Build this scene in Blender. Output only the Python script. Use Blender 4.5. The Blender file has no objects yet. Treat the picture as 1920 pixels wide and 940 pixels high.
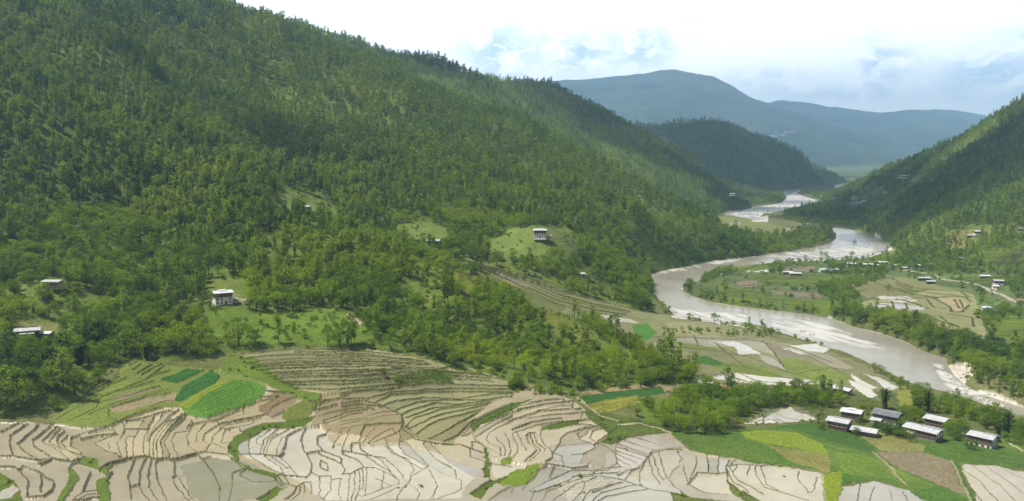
import bpy, math, random
import numpy as np
R_ = math.radians
random.seed(7)
rng = np.random.default_rng(11)
S = bpy.context.scene
COL = S.collection

# ---------------------------------------------------------------- camera, sky, sun, exposure
CAMZ, PITCH, FPX = 140.0, R_(5.84), 1663.0
cam = bpy.data.cameras.new("camera")
cam.sensor_width = 36.0
cam.lens = 36.0 * FPX / 1920.0
cam.clip_start, cam.clip_end = 1.0, 60000.0
camo = bpy.data.objects.new("camera", cam)
COL.objects.link(camo)
camo.location = (0, 0, CAMZ)
camo.rotation_euler = (math.pi / 2 - PITCH, 0, 0)
S.camera = camo

SUN_EL, SUN_AZ = R_(62), R_(-100)          # azimuth from +y (view direction) towards +x: ahead, well to the left
sd = (math.sin(SUN_AZ) * math.cos(SUN_EL), math.cos(SUN_AZ) * math.cos(SUN_EL), math.sin(SUN_EL))
sl = bpy.data.lights.new("sun", 'SUN')
sl.energy, sl.angle, sl.color = 5.0, R_(0.8), (1.0, 0.95, 0.85)
so = bpy.data.objects.new("sun", sl)
COL.objects.link(so)
from mathutils import Vector
so.rotation_euler = Vector(sd).to_track_quat('Z', 'Y').to_euler()
so.location = (0, 0, 2500)

S.view_settings.view_transform = 'Standard'
S.view_settings.look = 'None'
S.view_settings.gamma = 1.0
S.view_settings.use_curve_mapping = False
S.view_settings.exposure = 0.42
S.cycles.use_denoising = True
S.cycles.max_bounces = 8
S.cycles.diffuse_bounces = 3
S.cycles.glossy_bounces = 2
S.cycles.transmission_bounces = 2
S.cycles.volume_bounces = 1
S.cycles.transparent_max_bounces = 4

def nn(nt, t, **kw):
    n = nt.nodes.new(t)
    for k, v in kw.items():
        if k.startswith('i_'):
            n.inputs[k[2:].replace('_', ' ')].default_value = v
        else:
            setattr(n, k, v)
    return n

W_ = bpy.data.worlds.new("World")
S.world = W_
W_.use_nodes = True
nt = W_.node_tree
nt.nodes.clear()
out = nn(nt, 'ShaderNodeOutputWorld')
bg = nn(nt, 'ShaderNodeBackground')
sky = nn(nt, 'ShaderNodeTexSky', sky_type='NISHITA', sun_disc=False, sun_elevation=SUN_EL, sun_rotation=SUN_AZ, air_density=1.0, dust_density=1.5)
bg2 = nn(nt, 'ShaderNodeBackground')
bg.inputs['Strength'].default_value = 0.10
nt.links.new(sky.outputs[0], bg.inputs['Color'])
tc = nn(nt, 'ShaderNodeTexCoord')
sep = nn(nt, 'ShaderNodeSeparateXYZ')
nt.links.new(tc.outputs['Generated'], sep.inputs[0])
def math_(op, a, b=None, clamp=False):
    n = nn(nt, 'ShaderNodeMath', operation=op, use_clamp=clamp)
    for i, v in enumerate((a, b)):
        if v is None: continue
        if hasattr(v, 'links') or hasattr(v, 'is_linked'): nt.links.new(v, n.inputs[i])
        else: n.inputs[i].default_value = v
    return n.outputs[0]
# clouds: a direction-based deck, bright above and to the left, with grey-blue undersides hugging the far ridge
azi = math_('ARCTAN2', sep.outputs['X'], sep.outputs['Y'])
ele = math_('ARCSINE', sep.outputs['Z'])
comb = nn(nt, 'ShaderNodeCombineXYZ')
nt.links.new(math_('MULTIPLY', azi, 34.0), comb.inputs[0])
nt.links.new(math_('MULTIPLY', ele, 52.0), comb.inputs[1])
n1 = nn(nt, 'ShaderNodeTexNoise', i_Scale=1.0, i_Detail=9.0, i_Roughness=0.64, i_Distortion=0.5)
nt.links.new(comb.outputs[0], n1.inputs['Vector'])
def gauss(a0, e0, sa, se, amp):
    da = math_('DIVIDE', math_('SUBTRACT', azi, R_(a0)), R_(sa))
    de = math_('DIVIDE', math_('SUBTRACT', ele, R_(e0)), R_(se))
    q = math_('ADD', math_('MULTIPLY', da, da), math_('MULTIPLY', de, de))
    return math_('MULTIPLY', math_('POWER', 2.718, math_('MULTIPLY', q, -1.0)), amp)
#        azimuth, elevation, widths, depth of the blue-grey
blobs = [(-1.0, 6.9, 2.3, 1.9, 1.0), (4.2, 6.7, 1.7, 1.25, 1.0), (2.0, 7.6, .9, 1.5, .35), (8.2, 7.0, 2.2, 1.3, 1.0), (11.5, 8.6, 1.4, 1.0, .3), (16.0, 4.9, 2.6, .7, .6),
         (22.3, 5.6, 1.5, 1.5, .95), (28.0, 4.8, 2.8, 1.3, 1.0), (20.0, 3.9, 3.6, .5, .5), (30.0, 6.6, 1.6, .8, .45)]
tot = None
for b in blobs:
    g = gauss(*b)
    tot = g if tot is None else math_('ADD', tot, g)
cl = math_('MULTIPLY', tot, math_('MULTIPLY', math_('SUBTRACT', n1.outputs['Fac'], 0.40), 6.5, True), True)
# white streaks low at the ridge
mixc = nn(nt, 'ShaderNodeMix', data_type='RGBA')
mixc.inputs[6].default_value = (1.20, 1.20, 1.21, 1)
mixc.inputs[7].default_value = (0.52, 0.66, 0.80, 1)
nt.links.new(cl, mixc.inputs[0])
nt.links.new(mixc.outputs[2], bg2.inputs['Color'])
# the deck thins towards the zenith and behind the viewer
zen = math_('SUBTRACT', 1.0, math_('MULTIPLY', math_('MAXIMUM', sep.outputs['Z'], 0.0), 0.72))
bg2.inputs['Strength'].default_value = 1.0
st = math_('MULTIPLY', zen, math_('ADD', 0.32, math_('MULTIPLY', math_('MULTIPLY', math_('MAXIMUM', sep.outputs['Y'], 0.0), math_('SUBTRACT', 1.0, math_('MULTIPLY', ele, 1.9, ), True)), 2.5)))
nt.links.new(st, bg2.inputs['Strength'])
mx = nn(nt, 'ShaderNodeMixShader')
mx.inputs[0].default_value = 0.93
nt.links.new(bg.outputs[0], mx.inputs[1])
nt.links.new(bg2.outputs[0], mx.inputs[2])
nt.links.new(mx.outputs[0], out.inputs['Surface'])

# ---------------------------------------------------------------- helpers
def tag(o, label=None, cat=None, group=None, kind=None):
    if label: o['label'] = label
    if cat: o['category'] = cat
    if group: o['group'] = group
    if kind: o['kind'] = kind
    return o
cs, sn = math.cos(PITCH), math.sin(PITCH)
def ray(px, py):
    u = (px - 960.0) / FPX
    v = (py - 470.0) / FPX
    return np.array([u, cs - v * sn, -sn - v * cs])
def WY(px, py, Y):
    d = ray(px, py)
    return np.array([0, 0, CAMZ]) + d * (Y / d[1])
def WZ(px, py, z):
    d = ray(px, py)
    return np.array([0, 0, CAMZ]) + d * ((z - CAMZ) / d[2])
def proj(x, y, z):
    dz = z - CAMZ
    dep = y * cs - dz * sn
    return 960 + FPX * x / dep, 470 - FPX * (y * sn + dz * cs) / dep, dep
def hash2(i, j, s):
    i = i.astype(np.int64); j = j.astype(np.int64)
    n = (i * 374761393 + j * 668265263 + s * 974634777) & 0xffffffff
    n = ((n ^ (n >> 15)) * 2246822519) & 0xffffffff
    n = ((n ^ (n >> 13)) * 3266489917) & 0xffffffff
    n = ((n ^ (n >> 16)) * 668265263) & 0xffffffff
    n = n ^ (n >> 15)
    return (n & 0xffffff) / float(0xffffff)
def vnoise(x, y, s=0):
    xi = np.floor(x); yi = np.floor(y)
    fx = x - xi; fy = y - yi
    fx = fx * fx * fx * (fx * (fx * 6 - 15) + 10); fy = fy * fy * fy * (fy * (fy * 6 - 15) + 10)
    a = hash2(xi, yi, s); b = hash2(xi + 1, yi, s); c = hash2(xi, yi + 1, s); d = hash2(xi + 1, yi + 1, s)
    return (a * (1 - fx) + b * fx) * (1 - fy) + (c * (1 - fx) + d * fx) * fy
def fbm(x, y, sc, oct=4, s=0, gain=.5):
    t = 0; a = 1.0; n = 0
    for k in range(oct):
        t = t + a * (vnoise(x / sc + 17.3 * k, y / sc - 9.1 * k, s + k) - .5)
        n += a; a *= gain; sc *= .5
    return t / n * 2
def inpoly(px, py, poly):
    r = np.zeros(px.shape, bool)
    P = np.array(poly, float)
    m = (px >= P[:, 0].min()) & (px <= P[:, 0].max()) & (py >= P[:, 1].min()) & (py <= P[:, 1].max())
    x = px[m]; y = py[m]
    q = np.zeros(x.shape, bool)
    for (x1, y1), (x2, y2) in zip(P, np.roll(P, -1, 0)):
        if y1 == y2: continue
        q ^= ((y1 > y) != (y2 > y)) & (x < (x2 - x1) * (y - y1) / (y2 - y1) + x1)
    r[m] = q
    return r
class RBF:
    def __init__(s, pts, lam=2e-3):
        P = np.array(pts, float)
        s.c = P[:, :2] / 100.0
        n = len(P)
        A = np.zeros((n + 3, n + 3))
        A[:n, :n] = -np.hypot(s.c[:, None, 0] - s.c[None, :, 0], s.c[:, None, 1] - s.c[None, :, 1]) + np.eye(n) * -lam * 0
        A[:n, :n] += np.eye(n) * lam
        A[:n, n] = 1; A[:n, n + 1:] = s.c
        A[n, :n] = 1; A[n + 1:, :n] = s.c.T
        s.w = np.linalg.solve(A, np.concatenate([P[:, 2], [0, 0, 0]]))
    def __call__(s, x, y):
        sh = np.shape(x)
        x = np.ravel(x) / 100.0; y = np.ravel(y) / 100.0
        o = np.empty(x.shape)
        n = len(s.c)
        for a in range(0, len(x), 40000):
            X = x[a:a + 40000]; Yy = y[a:a + 40000]
            k = -np.hypot(X[:, None] - s.c[None, :, 0], Yy[:, None] - s.c[None, :, 1])
            o[a:a + 40000] = k @ s.w[:n] + s.w[n] + s.w[n + 1] * X + s.w[n + 2] * Yy
        return o.reshape(sh)

# ---------------------------------------------------------------- relief: control points read off the photograph, each put at its own distance
def pz(L): return [WZ(*p) for p in L]
def pY(L): return [WY(*p) for p in L]
floor_pts = pz([(0, 940, 27), (200, 940, 26), (400, 940, 25), (640, 940, 24), (860, 940, 22), (1000, 930, 22.5), (1200, 940, 22), (1400, 940, 20.5), (1560, 940, 20), (1750, 940, 19), (1920, 940, 18),
    (-150, 900, 30), (2080, 900, 14), (0, 850, 30.5), (150, 860, 29), (300, 850, 28), (450, 860, 26.5), (600, 850, 26), (750, 870, 24.5), (900, 840, 23.5), (1020, 850, 24.5), (1150, 850, 23.5), (1300, 850, 21), (1450, 840, 19.5),
    (1600, 860, 18), (1800, 860, 16), (1920, 860, 14.5), (0, 800, 34), (100, 795, 33), (200, 790, 32.5), (300, 760, 33), (400, 770, 31), (500, 770, 30), (640, 780, 28.6), (760, 800, 26.5), (850, 740, 29.5), (900, 770, 27), (1000, 755, 29.5), (1080, 760, 29),
    (1130, 800, 25), (1300, 800, 21), (1420, 790, 18), (1550, 790, 16.5), (1700, 805, 15), (1900, 820, 13), (2050, 820, 9), (240, 690, 43), (150, 740, 38), (60, 785, 35.5), (300, 700, 41.5), (400, 720, 37), (500, 730, 35.5), (560, 740, 33.5), (440, 668, 43.5),
    (550, 660, 44), (650, 658, 44), (760, 668, 42.5), (820, 690, 39), (600, 700, 38.5), (700, 710, 36.5), (800, 720, 34), (720, 760, 30), (930, 715, 34), (1000, 725, 31.5), (1100, 735, 28), (1200, 725, 25), (1290, 720, 21), (1200, 770, 24), (1300, 760, 20), (1380, 740, 16),
    (1480, 765, 14.5), (1600, 745, 12), (1700, 745, 10), (1780, 770, 9), (1880, 800, 8), (1400, 720, 12), (1500, 720, 10), (1640, 715, 7), (1700, 730, 4), (1300, 680, 14), (1400, 650, 9), (1300, 650, 11), (1500, 660, 6.5), (1600, 690, 6), (1250, 620, 11), (1200, 600, 13), (1350, 620, 7),
    (1180, 585, 15), (1120, 575, 20), (1050, 550, 29), (1000, 535, 36), (930, 515, 44), (1240, 590, 9), (1280, 600, 5),
    (1320, 540, 3.5), (1400, 520, 4), (1500, 540, 4.5), (1400, 550, 4), (1500, 500, 4), (1600, 490, 4.5), (1600, 560, 6), (1700, 520, 9), (1700, 580, 7), (1800, 560, 10), (1850, 610, 9), (1760, 625, 6), (1900, 560, 14), (1920, 640, 9), (1800, 510, 14), (1900, 510, 22),
    (1700, 495, 10), (1620, 470, 4), (1680, 470, 10), (1850, 680, 4), (1920, 700, 5), (1900, 740, 3), (2050, 640, 12), (2050, 740, 4),
    (1500, 430, 6), (1400, 420, 6), (1350, 410, 8), (1450, 460, 4), (1560, 420, 5), (1600, 425, 6), (1450, 385, 9), (1380, 380, 11), (1540, 372, 13), (1600, 352, 24), (1500, 352, 19), (1560, 347, 24), (1480, 400, 7), (1580, 400, 14)])
floor_pts += [np.array(p) for p in [(-300, 650, 25), (-600, 1200, 10), (-200, 1000, 8), (-500, 2000, 8), (-100, 1500, 5), (100, 2000, 6), (900, 1500, 20), (900, 2500, 15), (1500, 4500, 20), (0, 4500, 18), (-1500, 4000, 12), (1900, 7000, 40), (3000, 7000, 40), (0, 7500, 40),
    (2600, 7800, 45), (-300, 200, 30), (0, 190, 22), (300, 190, 16), (-600, 300, 40), (600, 300, 6), (900, 800, 12)]]
A1 = pY([(250, 90, 1020), (340, 200, 900), (420, 270, 840), (500, 345, 770), (600, 420, 690), (680, 450, 665), (750, 470, 640), (810, 487, 620), (870, 510, 600), (950, 565, 560), (1030, 585, 552), (1100, 605, 540), (1200, 660, 515), (1290, 708, 483), (0, 450, 560), (0, 380, 640),
    (0, 300, 730), (0, 200, 840), (0, 100, 950), (0, 0, 1060), (0, -150, 1250), (150, 300, 770), (150, 150, 930), (150, 400, 660), (250, 300, 800), (250, 400, 690), (250, 500, 580), (250, 200, 900), (420, 400, 690), (420, 480, 600), (550, 480, 610), (550, 550, 540), (700, 560, 530),
    (700, 610, 490), (900, 640, 490), (900, 600, 520), (1100, 680, 490), (1000, 660, 497), (800, 560, 550), (800, 620, 500), (640, 520, 580), (-200, 300, 700), (-200, 0, 1000), (-200, 500, 520), (340, 560, 520), (150, 600, 470), (150, 520, 545)])
A1 += pz([(240, 672, 44), (330, 665, 46), (440, 657, 45), (550, 648, 45.5), (650, 650, 45.5), (700, 655, 44.5), (780, 668, 42.5), (830, 690, 39), (900, 706, 36), (960, 714, 34), (1080, 738, 28.5), (1180, 722, 25), (1290, 720, 20), (0, 775, 37), (60, 770, 37), (100, 750, 39), (170, 715, 41.5), (415, 562, 62), (50, 615, 57), (100, 530, 72), (0, 680, 46), (-200, 760, 42), (550, 600, 52.5), (620, 600, 51.5)])
A1 += [WY(px, py, Y) * [1 + k / Y, 1 + k / Y, 0] + [0, 0, z] for px, py, Y, k, z in [(420, 270, 840, 130, 125), (600, 420, 690, 90, 55), (750, 470, 640, 80, 42), (870, 510, 600, 70, 30), (950, 565, 560, 60, 18), (1100, 605, 540, 50, 5), (1200, 660, 515, 50, -8), (1290, 708, 483, 60, -20),
    (600, 420, 690, 300, -40), (870, 510, 600, 300, -60), (250, 90, 1020, 250, 270), (100, 0, 1100, 400, 300), (250, 90, 1020, 900, 60), (420, 270, 840, 900, 0), (420, 270, 840, 330, 150), (1350, 700, 490, 0, -15), (1450, 690, 500, 0, -50), (1350, 740, 440, 0, -15), (1100, 780, 430, 0, 5), (900, 760, 420, 0, 10), (700, 720, 410, 0, 18), (500, 720, 410, 0, 22), (300, 740, 390, 0, 20), (0, 830, 330, 0, 14), (600, 900, 300, 0, -20), (1000, 900, 300, 0, -25), (100, 940, 290, 0, -10), (1700, 800, 430, 0, -120), (2000, 800, 430, 0, -180)]]
A2 = pY([(400, 0, 1500), (500, 40, 1560), (560, 66, 1600), (600, 85, 1620), (700, 125, 1640), (850, 185, 1650), (920, 215, 1640), (1000, 250, 1620), (1050, 275, 1600), (1100, 300, 1560), (1200, 350, 1480), (1300, 392, 1420), (1370, 432, 1340), (1400, 455, 1300),
    (300, -60, 1420), (200, -120, 1400), (0, -200, 1400), (1100, 420, 1000), (1100, 470, 880), (1000, 350, 1150), (900, 300, 1230), (900, 250, 1370), (800, 250, 1300), (800, 350, 1080), (800, 400, 950), (700, 300, 1150), (700, 200, 1400), (600, 350, 1000), (570, 390, 900), (500, 300, 1080), (500, 200, 1260), (500, 100, 1430),
    (400, 100, 1330), (400, 200, 1150), (300, 60, 1280), (200, 0, 1250), (1200, 420, 1150), (1200, 390, 1300), (1300, 430, 1270), (1000, 430, 845), (1010, 445, 820), (1050, 470, 815), (950, 470, 815), (930, 430, 890), (810, 455, 830), (780, 435, 870), (820, 430, 880), (680, 420, 870), (1200, 470, 1020), (1120, 520, 800), (1150, 350, 1400)])
A2 += pz([(1222, 512, 5), (1300, 492, 5), (1400, 482, 5), (1215, 545, 6), (1225, 570, 7), (1250, 595, 7), (1180, 580, 15), (1050, 545, 30), (990, 527, 38), (930, 508, 45), (870, 490, 53), (1130, 560, 20)])
A2 += [WY(px, py, Y) * [1 + k / Y, 1 + k / Y, 0] + [0, 0, z] for px, py, Y, k, z in [(400, 0, 1500, 400, 250), (600, 85, 1620, 400, 180), (850, 185, 1650, 400, 110), (1000, 250, 1620, 350, 60), (1100, 300, 1560, 300, 20), (1200, 350, 1480, 300, -20), (1300, 392, 1420, 260, -40), (1400, 455, 1300, 200, -25), (1500, 470, 1250, 0, -40), (1600, 480, 1100, 0, -120), (1350, 530, 900, 0, -30), (1300, 600, 700, 0, -20), (1450, 620, 650, 0, -80), (1000, 620, 640, 0, 0), (700, 560, 620, 0, 40), (600, 500, 700, 0, 60), (400, 0, 1500, 900, 0), (900, 185, 1650, 900, -150)]]
Bp = pY([(560, 40, 2250), (620, 78, 2300), (680, 92, 2350), (740, 104, 2400), (800, 118, 2450), (870, 140, 2500), (940, 157, 2550), (990, 157, 2580), (1040, 163, 2600), (1080, 178, 2600), (1120, 195, 2600), (1200, 243, 2600), (1300, 305, 2550), (1370, 352, 2450), (1200, 320, 2200), (1000, 220, 2200), (800, 150, 2150), (1050, 230, 2350), (1120, 280, 2200), (1250, 350, 2150), (1300, 370, 2150), (900, 200, 2100), (1000, 280, 1950), (1100, 330, 1900), (1000, 190, 2450), (1150, 250, 2450)])
Bp += pz([(1340, 402, 10), (1400, 385, 11), (1432, 376, 11), (1385, 372, 16), (1360, 385, 12), (1300, 420, 8), (1250, 420, 9)])
Bp += [WY(px, py, Y) * [1 + k / Y, 1 + k / Y, 0] + [0, 0, z] for px, py, Y, k, z in [(620, 78, 2300, 500, 200), (870, 140, 2500, 500, 150), (1040, 163, 2600, 500, 110), (1200, 243, 2600, 450, 0), (1300, 305, 2550, 400, -30), (1430, 375, 2300, 500, -30), (1500, 400, 2300, 0, -8), (1600, 400, 2300, 0, -60), (1350, 450, 1700, 0, -60), (1200, 450, 1500, 0, -30), (900, 300, 1600, 0, 60)]]
Cp = pY([(1080, 200, 4000), (1150, 232, 4100), (1210, 235, 4200), (1280, 228, 4300), (1340, 235, 4300), (1390, 248, 4300), (1440, 265, 4350), (1500, 295, 4500), (1540, 316, 4700), (1565, 330, 4900), (1350, 290, 3900), (1420, 320, 3800), (1300, 300, 3700), (1480, 325, 4200), (1290, 265, 4000), (1380, 270, 4050)])
Cp += pz([(1440, 362, 15), (1380, 376, 12), (1530, 345, 20), (1490, 353, 18)])
Cp += [WY(px, py, Y) * [1 + k / Y, 1 + k / Y, 0] + [0, 0, z] for px, py, Y, k, z in [(1080, 200, 4000, 600, 150), (1280, 228, 4300, 700, 150), (1440, 265, 4300, 700, 20), (1565, 330, 4900, 500, -40), (1620, 340, 4900, 0, -60), (1600, 370, 3500, 0, -100), (1450, 390, 2700, 0, -50), (1250, 350, 3000, 0, 40)]]
Rp = pY([(2050, 110, 1700), (1985, 155, 1740), (1920, 195, 1800), (1860, 225, 1950), (1800, 262, 2100), (1750, 283, 2300), (1700, 305, 2500), (1660, 320, 2750), (1620, 335, 3000), (1582, 352, 3250), (1780, 470, 1124), (1900, 460, 1038), (1900, 420, 1150), (1800, 350, 1500), (1900, 300, 1450), (1700, 390, 1600), (1650, 395, 1800),
    (1850, 300, 1650), (1920, 250, 1600), (1800, 420, 1250), (1750, 400, 1400), (2050, 300, 1350), (2050, 420, 1050), (1640, 370, 2200), (1700, 350, 1950), (1600, 370, 2500)])
Rp += pz([(1685, 468, 11), (1625, 430, 11), (1565, 396, 13), (1572, 371, 17), (1720, 478, 13), (1800, 500, 17), (1900, 500, 25), (2050, 500, 30)])
Rp += [WY(px, py, Y) * [1 + k / Y, 1 + k / Y, 0] + [0, 0, z] for px, py, Y, k, z in [(1920, 195, 1800, 500, 150), (1700, 305, 2500, 500, 40), (1582, 352, 3250, 500, -30), (1540, 420, 1800, 0, -30), (1600, 470, 1250, 0, -25), (1480, 380, 2600, 0, -60), (1700, 540, 900, 0, -25), (1900, 560, 850, 0, -15), (1400, 400, 2000, 0, -200)]]
LAY = [RBF(p) for p in (floor_pts, A1, A2, Bp, Cp, Rp)]

# the ground grid: columns fan out so that the near fields are finely divided and the far hills coarsely
NU = 1700
UU = np.linspace(-.70, .70, NU)
ys = [204.0]
while ys[-1] < 7600:
    y = ys[-1]
    ys.append(y + min(3.2e-6 * y * y, .0085 * y))
YY = np.array(ys); NY = len(YY)
UG, YG = np.meshgrid(UU, YY)
XG = UG * YG
# layers are smooth: evaluate them on a coarse grid and interpolate
cu = np.linspace(-.70, .70, 240); ci = np.unique(np.concatenate([np.arange(0, NY, 5), [NY - 1]]))
CU, CY = np.meshgrid(cu, YY[ci])
def upsample(c):
    t = np.empty((len(ci), NU))
    for k in range(len(ci)): t[k] = np.interp(UU, cu, c[k])
    o = np.empty((NY, NU))
    j = np.clip(np.searchsorted(ci, np.arange(NY), side='right') - 1, 0, len(ci) - 2)
    w = ((np.arange(NY) - ci[j]) / (ci[j + 1] - ci[j]))[:, None]
    return t[j] * (1 - w) + t[j + 1] * w
HL = [upsample(L(CU * CY, CY)) for L in LAY]
for k, y0 in ((2, 735), (3, 1550), (4, 2900), (5, 1000)):     # a hill ends where its foot stands
    HL[k] -= np.clip((y0 - YG) * .6, 0, 400)
HL[1] -= np.clip((YG - 1250) * .6, 0, 900)
for k, y1 in ((2, 2500), (3, 3300), (4, 5400), (5, 3700)): HL[k] -= np.clip((YG - y1) * .5, 0, 1500)
HL[5] -= np.clip((.2 - UG) * 2000, 0, 500); HL[1] -= np.clip((UG - .21) * 800, 0, 200); HL[2] -= np.clip((UG - .28) * 800, 0, 200)
# gullies and spurs on the wooded hills
for k, (sc, am) in zip((1, 2, 3, 4, 5), ((120, 9), (240, 26), (420, 55), (700, 80), (330, 30))):
    n = fbm(XG + .35 * YG, YG * .55, sc, 4, 40 + k)
    rd = (.5 - np.abs(n)) * am * .8 + fbm(XG, YG, sc * .35, 3, 70 + k) * am * .22
    hh = HL[k] - HL[0]
    HL[k] = HL[k] + rd * np.clip(hh / 90.0, 0, 1)
ST = np.stack(HL)
LAYI = ST.argmax(0)
H0 = ST.max(0)
del ST
PX, PY, _ = proj(XG, YG, H0)
LAYI[inpoly(PX, PY, [(640, 500), (870, 505), (950, 558), (1100, 598), (1205, 655), (1300, 704), (1294, 722), (1200, 722), (1085, 735), (1000, 719), (960, 714), (900, 704), (830, 686), (780, 668), (700, 654), (640, 654)]) & (YG < 640) & (LAYI == 0)] = 1
# ---------------------------------------------------------------- ground cover: outlines of fields, water, sand and roads, laid on the relief
SC = 3.134
def tile(k, L): return [[(320 * k + x / SC, 640 + y / SC) for x, y in l] for l in L]
RIVER = [
 [(1940, 800), (1905, 785), (1860, 772), (1815, 752), (1770, 742), (1720, 728), (1690, 715), (1668, 702), (1640, 690), (1600, 672), (1560, 660), (1520, 648), (1482, 636), (1440, 620), (1400, 612), (1352, 607), (1316, 602), (1290, 600), (1265, 592), (1246, 574), (1228, 556), (1219, 540), (1213, 526), (1216, 516), (1240, 509), (1280, 501),
  (1330, 490), (1400, 482), (1470, 473), (1525, 464), (1556, 456), (1568, 446), (1567, 438), (1556, 430), (1568, 426), (1600, 431), (1640, 444), (1674, 460), (1672, 470), (1640, 478), (1600, 484), (1550, 487), (1480, 487), (1440, 496), (1380, 501), (1352, 503), (1328, 512), (1314, 524), (1305, 532), (1284, 534), (1280, 545), (1300, 556), (1330, 566), (1380, 573), (1430, 580), (1470, 584), (1520, 590),
  (1562, 598), (1600, 612), (1650, 624), (1700, 642), (1735, 660), (1775, 672), (1778, 686), (1790, 704), (1812, 724), (1842, 738), (1880, 752), (1940, 772)],
 [(1352, 404), (1362, 396), (1395, 392), (1420, 386), (1448, 384), (1466, 380), (1474, 372), (1466, 364), (1416, 360), (1440, 357), (1478, 355), (1504, 356), (1494, 362), (1506, 368), (1538, 377), (1526, 386), (1500, 388), (1475, 391), (1470, 396), (1432, 400), (1425, 408), (1436, 412), (1414, 414), (1385, 408)],
 [(1562, 346), (1588, 344), (1594, 350), (1586, 356), (1566, 355)]]
def zriver(Y): return .0048 * np.maximum(Y - 900, 0)
ZR = zriver(YG)
PXR, PYR, _ = proj(XG, YG, ZR)
jx = fbm(XG, YG, 14, 3, 5) * 900 / YG; jy = fbm(XG, YG, 14, 3, 6) * 300 / YG
def rivmask(px, py):
    m = np.zeros(px.shape, bool)
    for p in RIVER: m |= inpoly(px, py, p)
    return m
RIV = rivmask(PXR + jx * 1.5, PYR + jy * 1.5) & (LAYI != 1)
H = H0.copy()
def soft(m, n):
    f = m.astype(np.float32)
    for _ in range(n):
        f[1:-1] = (f[:-2] + f[1:-1] + f[2:]) / 3; f[:, 1:-1] = (f[:, :-2] + f[:, 1:-1] + f[:, 2:]) / 3
    return f
rs = soft(RIV, 5)
ii = np.arange(NU)[None, :]; jj = np.arange(NY)[:, None]
la = np.maximum.accumulate(np.where(RIV, ii, -9999), 1); lb = np.minimum.accumulate(np.where(RIV, ii, 99999)[:, ::-1], 1)[:, ::-1]
DX = np.minimum(ii - la, lb - ii) * (1.4 / (NU - 1)) * YG
ya = np.maximum.accumulate(np.where(RIV, YG, -9e9), 0); yb = np.minimum.accumulate(np.where(RIV, YG, 9e9)[::-1], 0)[::-1]
DIST = np.minimum(DX, np.minimum(YG - ya, yb - YG))                # metres to the water, along the grid
H = np.where(DIST < 220, np.minimum(H, ZR + .6 + .5 * DIST + DIST ** 2 / 70), H)   # the slopes come down to the water at an angle
H = np.where(RIV, np.minimum(H, ZR - 1.2), H)
H = np.where(~RIV & (rs > .02), np.maximum(np.minimum(H, ZR + .3 + (1 - rs) * 2.5), np.where(LAYI == 0, ZR + .25, H)), H)
FL = LAYI == 0
HILLY = ~FL
jpx = PX + (fbm(XG, YG, 9, 3, 15) + .45 * fbm(XG, YG, 2.2, 2, 17)) * 1900 / YG; jpy = PY + (fbm(XG, YG, 9, 3, 16) + .6 * fbm(XG, YG, 2.2, 2, 18)) * 650 / YG
def C(r, g, b): return np.array((r, g, b), np.float32)
COLR = np.zeros((NY, NU, 3), np.float32); WET = np.zeros((NY, NU), np.float32); CLS = np.zeros((NY, NU), np.int8)
nA = fbm(XG, YG, 60, 4, 21)[..., None]; nB = fbm(XG, YG, 8, 3, 22)[..., None]; nC = fbm(XG, YG, 220, 3, 23)[..., None]
# wooded slopes: grass and undergrowth
hb = C(.095, .130, .026) + np.clip(nA, -.6, .6) * C(.040, .040, .008) + nB * C(.024, .024, .006) + np.clip(nC - .1, 0, 1) * C(.05, .035, .012)
COLR[:] = hb
CLS[HILLY] = 2
fb = C(.115, .125, .040) + nA * C(.05, .035, .025) + nB * C(.02, .02, .008)
COLR[FL] = fb[FL]
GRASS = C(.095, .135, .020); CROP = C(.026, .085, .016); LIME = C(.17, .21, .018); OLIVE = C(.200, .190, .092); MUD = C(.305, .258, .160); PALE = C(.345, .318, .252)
GREYP = C(.285, .262, .208); DRY = C(.20, .165, .085); SAND = C(.48, .44, .37); BROWN = C(.19, .125, .068); FIELD = C(.165, .165, .078); BRIGHT = C(.12, .17, .02)
PAD = np.zeros((NY, NU), bool); PID = np.zeros((NY, NU), np.int16)
WPX = 24 * fbm(XG, YG, 42, 4, 19); WPY = 11 * fbm(XG, YG, 42, 4, 20)
def paint(polys, col, wet=0.0, cls=None, where=FL, pad=False, var=.12, ymin=0, ymax=1e9, fade=1.0):
    for p in polys:
        m = (inpoly(jpx + WPX, jpy + WPY, p) if pad and wet >= .85 and where is NEAR else inpoly(jpx, jpy, p)) & where & (YG < ymax) & (YG > ymin)
        c = col * (1 + var * nA[m] + var * .8 * nB[m])
        COLR[m] = COLR[m] * (1 - fade) + c * fade; WET[m] = wet
        if cls is not None: CLS[m] = cls
        PID[m] = PID.max() + 1
        PAD[m] = pad
NEAR = (YG < 560) & FL
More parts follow.
